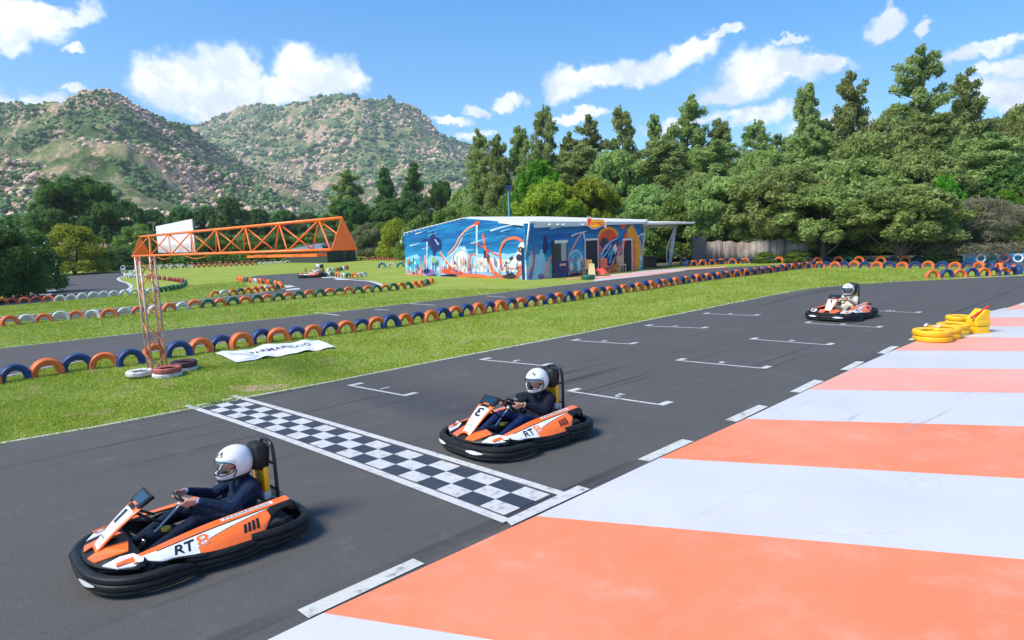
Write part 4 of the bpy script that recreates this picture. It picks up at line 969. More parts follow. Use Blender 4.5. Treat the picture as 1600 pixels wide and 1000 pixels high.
    so_ = P('seat', mb, M_kbl, smooth=True); md = so_.modifiers.new('t', 'SOLIDIFY'); md.thickness = .018
    mb = MB(); mb.box((-.735, 0, .535), (.06, .30, .28), bev=.02); P('yellow_backrest', mb, M_kyel, auto=40)
    mb = MB(); mb.box((-.745, 0, .36), (.09, .26, .13), bev=.04); P('lower_pad', mb, M_kwh, auto=40)
    mb = MB(); mb.box((0, 0, 0), (.18, .31, .30), bev=.085)
    hd = P('headrest', mb, M_kbl, auto=60); hd.location = (-.715, 0, .775); hd.rotation_euler = (0, R_(-6), 0)
    mb = MB(); mb.box((-.078, 0, 0), (.012, .20, .22), bev=.004); P('headrest_trim', mb, M_kdk, hd, auto=40)
    mb = MB(); mb.tube(catmull([(-.84, .155, .24), (-.83, .162, .54), (-.825, .165, .76), (-.82, .14, .885), (-.815, .06, .925), (-.815, -.06, .925), (-.82, -.14, .885), (-.825, -.165, .76), (-.83, -.162, .54), (-.84, -.155, .24)], 5), .021, 8)
    for z in (.40, .68): mb.tube([(-.828, -.16, z), (-.828, .16, z)], .012, 6)
    P('roll_frame', mb, M_kdk, smooth=True)
    # engine on the right rear, exhaust box on the left rear
    en = empty('engine'); en.parent = k; en.location = (-.48, -.36, .16)
    mb = MB(); mb.box((0, 0, .06), (.26, .20, .20), bev=.025); P('block', mb, M_eng, en, auto=40)
    mb = MB()
    for q in range(7): mb.box((.0, 0, .17 + q * .016), (.16, .17, .007))
    P('cooling_fins', mb, M_alu, en)
    mb = MB(); mb.box((-.02, .02, .32), (.20, .14, .08), bev=.02); P('air_box', mb, M_kbl, en, auto=40)
    mb = MB(); mb.tube(catmull([(-.35, -.30, .28), (-.55, -.18, .32), (-.74, -.02, .29), (-.88, .14, .28)], 5), .022, 8); mb.tube([(-.90, .08, .27), (-.90, .38, .27)], .05, 14); P('exhaust', mb, M_steel, smooth=True)
    mb = MB(); mb.box((-.86, 0, .225), (.20, .60, .018), bev=.006); P('rear_deck', mb, M_kbl, auto=40)
    for s in (1, -1):
        mb = MB(); mb.tube(catmull([(-.80, .40 * s, .36), (-.86, .44 * s, .34), (-.89, .46 * s, .30), (-.91, .46 * s, .24)], 5), .016, 8); P('pod_stay', mb, M_kbl, smooth=True)
    return k
def outward_sweep(path, prof, taper=None):
    path = [Vector(p) for p in path]; m = len(path) // 2
    t = path[min(m + 1, len(path) - 1)] - path[m - 1]; o = Vector((t.y, -t.x, 0))
    if o.dot(Vector((path[m].x, path[m].y, 0))) < 0: path = path[::-1]; taper = taper[::-1] if taper else None
    mb = MB(); mb.sweep(path, prof, taper=taper); return mb
def flip_if_needed(mb, fp, prof, tp): return outward_sweep(fp, prof, tp)

# ==================================================================== PEOPLE
def capsule(mb, a, b, r0, r1, n=14):
    a, b = Vector(a), Vector(b); d = b - a; L = d.length
    if L < 1e-6: mb.sphere(a, r0, n); return
    q = d.to_track_quat('Z', 'Y').to_matrix().to_4x4(); q.translation = a
    prof = [(max(1e-4, r0 * math.sin(t)), -r0 * math.cos(t)) for t in [i * math.pi / 12 for i in range(7)]] + [(max(1e-4, r1 * math.cos(t)), L + r1 * math.sin(t)) for t in [i * math.pi / 12 for i in range(7)]]
    mb.lathe(prof, n, q)
def M_cloth(name, col, var=.25, rough=.85):
    m, nt, b = base_mat(name); co = nt.new('ShaderNodeTexCoord').outputs['Object']
    c = nt.mix(nt.mapr(nt.noise(co, 9, 5, .6), .3, .7), c4(tuple(x * (1 - var) for x in col)), c4(tuple(min(1, x * (1 + var)) for x in col)))
    nt.link(c, b.inputs['Base Color']); b.inputs['Roughness'].default_value = rough; b.inputs['Specular IOR Level'].default_value = .25
    w = nt.noise(co, 11, 3, .5, 1.5); bn = nt.new('ShaderNodeBump'); bn.inputs['Strength'].default_value = .8; bn.inputs['Distance'].default_value = .03
    nt.link(w, bn.inputs['Height']); nt.link(bn.outputs[0], b.inputs['Normal']); return m
M_skin = mat('skin', (0.55, 0.27, 0.19), 0.55, var=.1, vscale=20)
M_eye = mat('eye', (0.03, 0.02, 0.02), 0.2); M_lip = mat('lip', (.42, .14, .12), .5)
M_helm = mat('helmet_white', (0.78, 0.78, 0.79), 0.22, var=.03, coat=.5)
M_hpad = mat('helmet_lining', (0.015, 0.015, 0.017), .7)
M_decal = mat('helmet_decal', (0.03, 0.045, 0.06), .35)
def glass_mat():
    m, nt, b = base_mat('visor_clear'); tr = nt.new('ShaderNodeBsdfTransparent'); tr.inputs[0].default_value = (.78, .82, .86, 1)
    gl = nt.new('ShaderNodeBsdfGlossy'); gl.inputs['Roughness'].default_value = .08; mx = nt.new('ShaderNodeMixShader'); mx.inputs[0].default_value = .16
    nt.link(tr.outputs[0], mx.inputs[1]); nt.link(gl.outputs[0], mx.inputs[2]); nt.link(mx.outputs[0], nt.n['Material Output'].inputs[0]); return m
M_visor = glass_mat()
def build_person(jm, tm, shoe, watch=False, yaw=0.0, cuff=None):
    prims = []      # (a, b, r0, r1, material)
    def C(a, b, r0, r1, m):
        k = 1.15 if m == 1 else 1.0
        pass
        prims.append((Vector(a), Vector(b), r0 * k, r1 * k, m))
    SK, JK, TR, SH, CF_, LP, EY = range(7)
    # torso
    C((-.42, -.07, .19), (-.42, .07, .19), .118, .118, TR); C((-.46, -.06, .26), (-.46, .06, .26), .112, .112, JK)
    C((-.515, -.07, .35), (-.515, .07, .35), .112, .112, JK); C((-.55, -.085, .44), (-.55, .085, .44), .112, .112, JK)
    C((-.555, -.12, .515), (-.555, .12, .515), .083, .083, JK); C((-.545, 0, .55), (-.53, 0, .62), .07, .058, JK); C((-.535, 0, .58), (-.495, 0, .70), .05, .05, SK)
    # head
    H = Vector((-.472, 0, .752)); q = Matrix.Rotation(yaw, 3, 'Z')
    def hp(x, y, z): return H + q @ Vector((x, y, z))
    global_hp = None
    def C(a, b, r0, r1, m): prims.append((Vector(a), Vector(b), r0, r1, m))
    C(hp(-.02, 0, .02), hp(-.01, 0, .025), .092, .092, SK); C(hp(.035, 0, -.01), hp(.045, 0, -.055), .062, .045, SK); C(hp(.045, -.012, -.085), hp(.045, .012, -.085), .03, .03, SK)
    C(hp(.088, 0, .012), hp(.112, 0, -.022), .011, .017, SK); C(hp(.085, -.035, .03), hp(.085, .035, .03), .016, .016, SK)
    for s in (1, -1): C(hp(.062, .040 * s, -.022), hp(.05, .045 * s, -.04), .026, .024, SK); C(hp(.0, .088 * s, .0), hp(-.005, .09 * s, .03), .014, .016, SK)
    C(hp(.082, -.018, -.062), hp(.082, .018, -.062), .009, .009, LP)
    def C(a, b, r0, r1, m):
        k = 1.15 if m == 1 else 1.0
        prims.append((Vector(a), Vector(b), r0 * k, r1 * k, m))
    # legs
    for s in (1, -1):
        C((-.40, .085 * s, .18), (-.30, .105 * s, .19), .098, .093, TR); C((-.30, .105 * s, .19), (.05, .215 * s, .335), .090, .064, TR); C((.05, .215 * s, .335), (.18, .215 * s, .285), .063, .060, TR)
        C((.18, .215 * s, .285), (.52, .205 * s, .135), .059, .042, TR); C((.53, .205 * s, .115), (.57, .205 * s, .11), .044, .040, SH); C((.56, .205 * s, .105), (.645, .21 * s, .235), .040, .032, SH)
    # arms and hands on the wheel rim
    Cw = Vector((.06, 0, .495)); e2 = Vector((.60, 0, .80)); nW = Vector((-.80, 0, .60)); e1 = Vector((0, 1, 0))
    for s in (1, -1):
        a = R_(12); rc = Cw + e1 * s * math.cos(a) * .135 + e2 * math.sin(a) * .125; o = e1 * s
        sh, elb, wr = Vector((-.545, .190 * s, .505)), Vector((-.305, .285 * s, .385)), rc + o * .055 + nW * .085 - e2 * .045
        C(sh - Vector((0, .05 * s, 0)), sh, .085, .074, JK); C(sh, sh.lerp(elb, .5), .070, .060, JK); C(sh.lerp(elb, .5), elb, .060, .050, JK); C(elb, elb.lerp(wr, .45), .051, .046, JK); C(elb.lerp(wr, .45), elb.lerp(wr, .90), .046, .035, JK)
        C(elb.lerp(wr, .90), elb.lerp(wr, .96), .033, .031, CF_); C(elb.lerp(wr, .9), wr, .026, .025, SK)
        for k in range(4):
            f = e2 * (.030 - .021 * k); kn = rc + o * .036 + nW * (.018) + f
            C(wr + f * .35, kn, .021, .0145, SK)
            ln = (1.0, 1.08, 1.0, .85)[k]; m1 = rc + o * .026 * ln - nW * .022 * ln + f; m2 = rc - o * .002 - nW * .029 * ln + f; tp = rc - o * .021 * ln - nW * (.012) + f
            C(kn, m1, .0108, .0098, SK); C(m1, m2, .0098, .0092, SK); C(m2, tp, .0092, .0080, SK)
        t0 = wr.lerp(rc + nW * .03, .35) + e2 * .012; t1 = rc + o * .012 + nW * .034 + e2 * .038; t2 = rc - o * .008 + nW * .022 + e2 * .058
        C(t0, t1, .017, .0125, SK); C(t1, t2, .0118, .0098, SK)
    mb = MB()
    for a, b, r0, r1, m in prims: capsule(mb, a, b, r0, r1, 12)
    o = mb.build('person', M_skin, recalc=False)
    r = o.modifiers.new('r', 'REMESH'); r.mode = 'VOXEL'; r.voxel_size = 0.0062
    sm = o.modifiers.new('s', 'SMOOTH'); sm.iterations = 5; sm.factor = 0.5
    dg = bpy.context.evaluated_depsgraph_get(); me = bpy.data.meshes.new_from_object(o.evaluated_get(dg)); bpy.data.objects.remove(o)
    mats = [M_skin, jm, tm, shoe, cuff or jm, M_lip, M_eye]; me.materials.clear()
    for m in mats: me.materials.append(m)
    nF = len(me.polygons); cen = np.empty(nF * 3, dtype=np.float32); me.polygons.foreach_get('center', cen); cen = cen.reshape(-1, 3)
    best = np.full(nF, 9.0); bi = np.zeros(nF, dtype=np.int32)
    for a, b, r0, r1, m in prims:
        a = np.array(a); b = np.array(b); d = b - a; L2 = max(1e-9, (d @ d)); t = np.clip(((cen - a) @ d) / L2, 0, 1)
        ds = np.linalg.norm(cen - (a + t[:, None] * d), axis=1) - (r0 + (r1 - r0) * t)
        if m == SK: ds = ds + (0.004)
        k = ds < best; best[k] = ds[k]; bi[k] = m
    me.polygons.foreach_set('material_index', bi); me.polygons.foreach_set('use_smooth', [True] * nF); me.update()
    me.name = 'person'; p = link(bpy.data.objects.new('person', me))
    for s in (1, -1):
        mb = MB(); mb.sphere(hp(.083, .032 * s, .006), .0095, 10); mb.build('eye', M_eye, p, smooth=True)
        mb = MB(); mb.box(hp(.098, .034 * s, .036), (.008, .034, .007)); mb.build('eyebrow', M_eye, p)
    # helmet shell: squashed sphere with a chin bar and an eye port
    hh = empty('helmet'); hh.parent = p; hh.location = H; hh.scale = (1.24, 1.24, 1.24); hh.rotation_euler = (0, 0, yaw)
    V = []; F = []; nu, nv = 72, 48
    def shell(az_, el_, g=0.0):
        r = .142 + g; x = r * math.cos(el_) * math.cos(az_) * 1.12; y = r * math.cos(el_) * math.sin(az_) * .93; z = r * math.sin(el_) * 1.03 + .012
        f = max(0, math.cos(az_)) * sstep(.1, -.75, el_); x += .030 * f
        if el_ < -.75: z = lerp(z, -.108, sstep(-.75, -1.2, el_))
        z -= .022 * f
        return Vector((x, y, z))
    for i in range(nu):
        for j in range(nv + 1): V.append(shell(2 * math.pi * i / nu, lerp(-1.25, math.pi / 2, j / nv)))
    port = lambda az_, el_: (abs(((az_ + math.pi) % (2 * math.pi)) - math.pi) / 1.22) ** 3.2 + (abs(el_ + .06) / .34) ** 2.6 < 1
    for i in range(nu):
        for j in range(nv):
            a, e = 2 * math.pi * (i + .5) / nu, lerp(-1.25, math.pi / 2, (j + .5) / nv)
            if port(a, e): continue
            i2 = (i + 1) % nu; F.append((i * (nv + 1) + j, i2 * (nv + 1) + j, i2 * (nv + 1) + j + 1, i * (nv + 1) + j + 1))
    mb = MB(); mb.add(V, F); sh_ = mb.build('shell', M_helm, hh, smooth=True); md = sh_.modifiers.new('t', 'SOLIDIFY'); md.thickness = .016; md.offset = -1
    # trim round the port
    ring = [shell(1.22 * math.copysign(abs(math.cos(t)) ** (2 / 3.2), math.cos(t)), -.06 + .34 * math.copysign(abs(math.sin(t)) ** (2 / 2.6), math.sin(t)), .001) for t in [i * 2 * math.pi / 60 for i in range(60)]]
    mb = MB(); mb.tube(ring, .0062, 6, closed=True); mb.build('port_seal', M_hpad, hh, smooth=True)
    mb = MB(); mb.tube([shell(a, -.80, -.012) for a in [i * 2 * math.pi / 40 for i in range(40)]], .022, 8, closed=True); mb.build('lining', M_hpad, hh, smooth=True)
    V = [shell(lerp(-1.28, 1.28, i / 24), lerp(.02, .40, j / 8), .006) for i in range(25) for j in range(9)]
    mb = MB(); mb.add(V, [(i * 9 + j, (i + 1) * 9 + j, (i + 1) * 9 + j + 1, i * 9 + j + 1) for i in range(24) for j in range(8)]); mb.build('visor', M_visor, hh, smooth=True, recalc=False)
    mb = MB()
    for dd in ([(-.42, .78), (-.18, .68), (.05, .74), (.18, .92), (.30, .74), (.52, .80), (.36, .62), (.12, .56), (-.16, .56)],):
        mb.poly([shell(a * 1.15, .50 + (e - .56) * 1.25, .0035) for a, e in dd])
    mb.build('logo', M_decal, hh, recalc=False)
    mb = MB()
    for s in (1, -1):
        for kq in range(2): 
            pts = [shell(s * (1.15 + .16 * t), -.62 + .36 * t + .09 * kq, .002) for t in [i / 6 for i in range(7)]]; mb.tube(pts, .0035, 5)
    mb.poly([shell(a, e, .002) for a, e in [(-.30, -.62), (.30, -.62), (.16, -.80), (-.16, -.80)]][::-1], .003)
    mb.build('air_vent', M_hpad, hh, smooth=True)
    if watch:
        s = 1; rc = Cw + e1 * s * math.cos(R_(12)) * .135 + e2 * math.sin(R_(12)) * .125; wr = rc + e1 * .055 + nW * .085 - e2 * .045; elb = Vector((-.305, .285, .385)); ax_ = (wr - elb).normalized(); c = elb.lerp(wr, .95)
        qm = ax_.to_track_quat('Z', 'Y').to_matrix().to_4x4(); qm.translation = c
        mb = MB(); mb.lathe([(.033, -.013), (.037, -.012), (.037, .012), (.033, .013)], 20, qm, closedprof=True); wt = mb.build('watch', mat('watch_strap', (.62, .58, .30), .4), p, smooth=True)
        mb = MB(); mb.lathe([(.001, .012), (.016, .012), (.017, 0), (.001, 0)], 16, Matrix.Translation(c + Vector((0, .036, .006))) @ Matrix.Rotation(R_(-85), 4, 'X')); mb.build('watch_face', M_eye, wt)
    return p
M_navy = M_cloth('navy_jumper', (0.006, 0.018, 0.052)); M_navy2 = M_cloth('dark_navy_sweater', (0.006, 0.009, 0.022)); M_jean = M_cloth('dark_trousers', (0.007, 0.015, 0.035))
M_cream = M_cloth('cream_shirt', (0.62, 0.55, 0.44), .1); M_beige = M_cloth('beige_trousers', (0.52, 0.46, 0.38), .1); M_shoe = mat('shoe_leather', (.03, .03, .035), .5); M_shoey = mat('shoe_yellow', (.55, .55, .12), .6)
M_blue_ = M_cloth('blue_trousers', (0.007, 0.02, 0.085)); M_cuffl = M_cloth('lilac_cuff', (.35, .36, .62), .1); M_wsuit = M_cloth('white_suit', (.66, .64, .60), .1)
def place(o, px, py, head):
    g = G(px, py); o.location = (g.x, g.y, Z2 + 0.002); o.rotation_euler = (0, 0, R_(head))
KS = {'1': .955, '7': 1.04}
KARTS = [(304, 856, 222, '1', 'orange and black racing kart number 1 in front of the chequered line', 'orange karts on the track'),
         (804, 688, 221, '3', 'orange racing kart number 3 just behind the chequered line', 'orange karts on the track'),
         (1313, 497, 221, '7', 'orange racing kart number 7 farthest back on the starting grid', 'orange karts on the track'),
         (488, 433.5, 186, '5', 'small distant kart turning through the infield hairpin', 'orange karts on the track')]
PEOPLE = [(M_navy, M_jean, M_shoey, False, 0.10, M_cuffl, 'driver in navy zip jumper and white helmet in the nearest kart'),
          (M_navy2, M_blue_, M_shoe, True, 0.25, None, 'driver in dark sweater with a wristwatch steering the middle kart'),
          (M_cream, M_beige, M_shoe, False, 0.10, None, 'driver in cream shirt and white helmet in the farthest track kart'),
          (M_wsuit, M_wsuit, M_shoe, False, 0.0, None, 'distant driver in white at the infield hairpin')]
for (px, py, hd_, num, lab, grp), (jm, tm, shm, wt, yw, cf, pl) in zip(KARTS, PEOPLE):
    kk = make_kart(num); place(kk, px, py, hd_); kk.scale = (KS.get(num, 1),) * 3; tag(kk, lab, 'kart', grp)
    pp = build_person(jm, tm, shm, wt, yw, cf); place(pp, px, py, hd_); pp.scale = (KS.get(num, 1),) * 3; tag(pp, pl, 'person', 'kart drivers')
# ==================================================================== PAINTED BUILDING
M_wdark = mat('doorway_darkness', (0.03, 0.03, 0.035), .9); M_rf = mat('roof_white', (0.70, 0.70, 0.66), .6, var=.08, dirt=.25); M_rust = mat('rusty_frame', (.42, .33, .29), .7, var=.3, dirt=.5, dirtcol=(.2, .1, .07))
def mural_mat():
    m, nt, b = base_mat('mural_paint'); co = nt.new('ShaderNodeTexCoord').outputs['Object']
    mp = nt.new('ShaderNodeMapping'); mp.inputs['Rotation'].default_value = (0, R_(-12), 0); mp.inputs['Scale'].default_value = (.22, 1, 2.6); nt.link(co, mp.inputs[0])
    sx = nt.new('ShaderNodeSeparateXYZ'); nt.link(co, sx.inputs[0])
    st = nt.noise(mp.outputs[0], 1.3, 5, .6); st2 = nt.noise(mp.outputs[0], 2.6, 4, .6)
    c = nt.mix(nt.mapr(sx.outputs[2], .9, 2.3), (.02, .42, .62, 1), (.004, .11, .34, 1))
    c = nt.mix(nt.mapr(st, .42, .62), c, (.003, .22, .50, 1)); c = nt.mix(nt.mapr(st2, .62, .74), c, (.25, .60, .72, 1))
    low = nt.mapr(nt.math('ADD', sx.outputs[2], nt.math('MULTIPLY', nt.noise(co, 1.5, 5, .65), .9)), 1.75, 1.2)
    c2 = nt.mix(nt.mapr(nt.noise(co, 2.3, 6, .7), .40, .60), (.62, .70, .74, 1), (.04, .42, .56, 1))
    c = nt.mix(nt.math('MULTIPLY', low, .85), c, c2)
    nt.link(c, b.inputs['Base Color']); b.inputs['Roughness'].default_value = .5; return m
M_mural = mural_mat()
def flat(name, c): return mat(name, c, .5, var=.12, vscale=2)
P_or = flat('mural_orange', (.80, .16, .05)); P_or2 = flat('mural_deep_orange', (.78, .07, .02)); P_pk = flat('mural_salmon', (.80, .33, .24)); P_wh = flat('mural_white', (.72, .72, .70)); P_nv = flat('mural_navy', (.01, .02, .13)); P_ye = flat('mural_amber', (.80, .33, .02)); P_cy = flat('mural_cyan', (.06, .45, .58)); P_pu = flat('mural_violet', (.25, .12, .35)); P_gr = flat('mural_green', (.25, .45, .15)); P_bk = flat('mural_black', (.03, .03, .04)); P_lb = flat('mural_light_blue', (.30, .55, .75))
def wallframe(A, B):
    d = (B - A); Lw = d.length; d.normalize(); n = Vector((d.y, -d.x, 0))
    if n.dot(-A) < 0: n = -n
    def hit(px, py, off=0.0):
        r = ray(px, py); c = Vector((0, 0, CH)); t = (A - c).dot(n) / r.dot(n); p = c + r * t; q = p - A
        return Vector((q.dot(d), -off, q.z))
    return d, n, Lw, hit
WA, WB = G(634.5, 429.5), G(822, 436.5); WC, WD = G(823, 438), G(1003, 421.5)
bld = empty('painted_building', WA, 0); tag(bld, 'low building with a bright mural of blue sky and orange loops under a white roof', 'building')
def paint_poly(hit, pts, m, par, off, name='painted_shape'):
    mb = MB(); V = [hit(x, y, off) for x, y in pts]; mb.poly(V); return mb.build(name, m, par, recalc=False)
def wall_px(hit, pts, m, par): 
    return paint_poly(hit, pts, m, par, 0, 'wall')
def frame_empty(A, d, par_loc):
    e = empty('wall'); e.parent = bld; e.location = A - par_loc; e.rotation_euler = (0, 0, math.atan2(d.y, d.x)); return e
d1, n1, L1w, h1 = wallframe(WA, WB); d2, n2_, L2w, h2 = wallframe(WC, WD)
def wallmesh(A, d, L, tops, name):
    """solid wall slab, tops = [(t along, height)]"""
    mb = MB(); pts = [(0, 0, 0), (L, 0, 0)] + [(t, 0, z) for t, z in tops[::-1]]
    mb.poly([Vector(p) for p in pts], .15, Vector((0, -1, 0)))
    o = mb.build(name, M_mural, bld); o.location = A - WA; o.rotation_euler = (0, 0, math.atan2(d.y, d.x)); return o
tl = [h1(634.5, 364.5), h1(727, 341.5), h1(824, 348.5)]
w1 = wallmesh(WA, d1, L1w, [(0, tl[0].z), (tl[1].x, tl[1].z), (L1w, tl[2].z)], 'wall')
w2 = wallmesh(WC, d2, L2w, [(0, h2(826, 349).z), (L2w, h2(1003, 347.5).z)], 'wall')
class Layers:
    def __init__(s, hit, par): s.h = hit; s.p = par; s.k = 1; s.b = {}
    def off(s): s.k += 1; return .004 + .0016 * s.k
    def poly(s, pts, m):
        o = s.off(); mb = s.b.setdefault(m, MB()); mb.poly([s.h(x, y, o) for x, y in pts])
    def line(s, pts, w, m, w2=None):
        o = s.off(); mb = s.b.setdefault(m, MB()); P = catmull([s.h(x, y, o) for x, y in pts], 6); N = len(P); V = []
        w2 = w if w2 is None else w2
        for i in range(N):
            t = P[min(i + 1, N - 1)] - P[max(i - 1, 0)]; t.y = 0; t.normalize(); q = Vector((-t.z, 0, t.x)); ww = lerp(w, w2, i / (N - 1)) / 2
            V += [P[i] + q * ww, P[i] - q * ww]
        mb.add(V, [(2 * i, 2 * i + 1, 2 * i + 3, 2 * i + 2) for i in range(N - 1)])
    def ell(s, cx, cy, rx, ry, m): s.poly([(cx + rx * math.cos(a), cy + ry * math.sin(a)) for a in [i * math.pi / 10 for i in range(20)]], m)
    def done(s, name='mural'):
        A = MB(); ms = list(s.b)
        for i, m in enumerate(ms): A.cur = i; A.add(s.b[m].v, s.b[m].f)
        A.build(name, ms, s.p, recalc=False)
def zx(x, y): return (620 + x * .175, 320 + y * .175)
Z = lambda *q: [zx(a, b) for a, b in q]
Ly = Layers(h1, w1)
Ly.poly(Z((88, 470), (180, 440), (250, 520), (300, 450), (440, 470), (560, 370), (610, 370), (650, 450), (700, 430), (760, 440), (860, 420), (1000, 440), (1120, 420), (1140, 655), (400, 642), (90, 628)), P_lb)
Ly.poly(Z((100, 500), (210, 470), (240, 560), (90, 610)), P_cy); Ly.poly(Z((470, 520), (520, 430), (600, 380), (640, 460), (660, 600), (500, 600)), P_wh)
Ly.poly(Z((700, 470), (860, 470), (900, 600), (680, 600)), P_wh); Ly.poly(Z((880, 480), (1000, 500), (1100, 430), (1120, 600), (900, 600)), P_wh)
Ly.line(Z((95, 590), (150, 610), (210, 560), (225, 480)), .16, P_or, .09); Ly.line(Z((170, 620), (220, 590), (250, 520), (255, 450)), .15, P_pk)
Ly.line(Z((270, 610), (270, 470), (272, 330)), .11, P_wh); Ly.poly(Z((225, 330), (240, 300), (285, 310), (300, 290), (320, 235), (345, 285), (385, 300), (405, 350), (395, 400), (350, 420), (345, 455), (325, 455), (320, 415), (290, 380), (280, 325)), P_nv)
Ly.poly(Z((335, 305), (350, 310), (380, 350), (370, 362)), P_lb)
Ly.line(Z((455, 445), (520, 370), (570, 280), (640, 210), (730, 165)), .10, P_pk, .15); Ly.line(Z((470, 470), (540, 380), (590, 290)), .07, P_wh)
Ly.line(Z((718, 160), (716, 300), (718, 430), (722, 520)), .17, P_wh, .10); Ly.line(Z((690, 345), (730, 350), (790, 390), (860, 430), (910, 455)), .07, P_or2, .09); Ly.poly(Z((700, 150), (745, 148), (735, 180), (700, 178)), P_or2)
Ly.line(Z((385, 420), (430, 490), (480, 560), (560, 610), (640, 625), (800, 640)), .16, P_or, .22); Ly.line(Z((395, 420), (440, 490), (500, 565)), .05, P_wh)
Ly.line(Z((772, 262), (785, 340), (805, 430), (830, 520), (880, 610), (980, 655), (1060, 650), (1130, 560)), .20, P_or, .32)
Ly.line(Z((500, 500), (520, 440), (570, 400), (620, 420), (640, 500)), .05, P_lb); Ly.line(Z((655, 590), (660, 450), (710, 445)), .09, P_or); Ly.line(Z((610, 590), (620, 490)), .07, P_pk); Ly.line(Z((638, 590), (640, 480)), .05, P_or)
Ly.line(Z((945, 590), (925, 480), (930, 400), (970, 320), (1050, 295), (1110, 315), (1140, 370)), .15, P_or, .20); Ly.line(Z((940, 500), (1000, 560), (1080, 560), (1130, 520)), .10, P_pk)
Ly.poly(Z((1090, 360), (1120, 330), (1160, 345), (1195, 350), (1190, 400), (1160, 430), (1130, 480), (1075, 500), (1065, 440), (1090, 400)), P_wh)
for q in ((1110, 400, 22, 26), (1095, 470, 26, 30), (1180, 360, 14, 20)): Ly.ell(*zx(q[0], q[1]), q[2] * .175, q[3] * .175, P_bk)
for q in ((1110, 400, 9, 12), (1130, 440, 10, 12)): Ly.ell(*zx(q[0], q[1]), q[2] * .175, q[3] * .175, P_ye)
Ly.line(Z((975, 520), (1040, 465)), .15, P_bk); Ly.ell(*zx(1000, 500), 3, 3, P_wh)
for x in range(470, 900, 34): Ly.line(Z((x, 600), (x + 4, 500 - (x * 7) % 60)), .035, (P_pk, P_lb, P_or, P_cy)[(x // 34) % 4])
for x in range(460, 900, 50): Ly.line(Z((x, 560 - x % 30), (x + 40, 552 - x % 30)), .03, (P_cy, P_pk)[(x // 50) % 2])
Ly.poly(Z((395, 628), (520, 618), (640, 635), (560, 648), (400, 642)), P_nv); Ly.poly(Z((940, 640), (1040, 600), (1080, 640), (1020, 660)), P_bk)
rm = random.Random(4)
for i in range(70):
    x = rm.uniform(100, 1120); y = rm.uniform(500, 625); h = rm.uniform(15, 70); w = rm.uniform(5, 16); Ly.poly(Z((x, y), (x + w, y), (x + w * rm.uniform(.3, 1), y - h), (x + rm.uniform(-4, 4), y - h * .9)), rm.choice([P_wh, P_lb, P_cy, P_pk, P_or, P_wh, P_nv, P_pu]))
for i in range(16):
    x = rm.uniform(150, 1000); y = rm.uniform(200, 400); L_ = rm.uniform(60, 150); Ly.line(Z((x, y), (x + L_ * .5, y - L_ * .16), (x + L_, y - L_ * .26)), rm.uniform(.03, .07), rm.choice([P_cy, P_lb, P_nv, P_cy]), .01)
Ly.line(Z((560, 640), (700, 628), (820, 640), (900, 650)), .22, P_or); Ly.line(Z((100, 622), (180, 628), (260, 620)), .12, P_or); Ly.line(Z((430, 600), (520, 610), (600, 600)), .10, P_or2)
Ly.ell(*zx(355, 490), 3.2, 5, P_gr); Ly.ell(*zx(310, 600), 9, 5, P_pu); Ly.ell(*zx(290, 590), 5, 4, P_nv); Ly.ell(*zx(470, 590), 8, 4, P_or2)
Ly.poly(Z((800, 405), (822, 405), (824, 475), (802, 475)), P_nv); Ly.line(Z((860, 230), (960, 200), (1110, 165)), .10, P_wh, .03); Ly.line(Z((140, 365), (230, 340)), .08, P_wh, .02); Ly.line(Z((190, 260), (250, 240)), .08, P_wh, .02)
Ly.done()
mb = MB(); a, b = h1(820, 387), h1(829, 387); mb.box(((a.x + b.x) / 2 - .05, -.14, a.z / 2), (abs(b.x - a.x), .26, a.z)); mb.build('blue_cabinet', P_nv, w1)
def zr(x, y): return (850 + x * .175, 320 + y * .175)
Zr = lambda *q: [zr(a, b) for a, b in q]
Lr = Layers(h2, w2)
Lr.poly([(826, 400), (850, 395), (855, 438), (824, 438)], P_lb); Lr.line([(828, 436), (833, 410), (838, 380)], .35, P_pu, .10); Lr.line([(836, 436), (842, 420), (846, 390)], .22, P_lb); Lr.line([(826, 425), (832, 410), (829, 392)], .12, P_pk); Lr.poly([(849, 372), (853, 366), (857, 385), (853, 398), (848, 395)], P_nv)
Lr.ell(845, 432, 5, 5, P_pu); Lr.line([(853, 437), (855, 415), (862, 400), (870, 392)], .30, P_pk, .10)
Lr.poly(Zr((205, 480), (240, 420), (290, 400), (330, 480), (350, 560), (330, 610), (240, 620), (205, 580)), P_cy); Lr.line(Zr((205, 520), (240, 420), (300, 300), (350, 240)), .11, P_pk); Lr.line(Zr((352, 245), (362, 320)), .10, P_wh)
Lr.line(Zr((203, 500), (230, 440), (290, 405), (330, 450), (345, 530)), .06, P_wh); Lr.line(Zr((205, 550), (240, 600), (300, 620), (350, 590)), .14, P_or); Lr.poly(Zr((225, 520), (250, 500), (260, 580), (230, 590)), P_wh); Lr.poly(Zr((290, 490), (320, 480), (325, 580), (295, 590)), P_wh)
Lr.poly(Zr((195, 640), (350, 605), (350, 650), (195, 662)), P_or2); Lr.poly(Zr((215, 625), (300, 605), (330, 615), (240, 640)), P_nv)
Lr.poly(Zr((480, 600), (478, 300), (500, 240), (560, 205), (620, 215), (660, 270), (640, 330), (560, 330), (500, 420), (500, 600)), P_or2)
Lr.line(Zr((480, 290), (510, 235), (570, 208), (625, 225), (655, 270)), .20, P_ye); Lr.poly(Zr((485, 340), (560, 340), (640, 290), (665, 330), (650, 430), (600, 540), (560, 600), (510, 590), (500, 500), (540, 420)), P_nv)
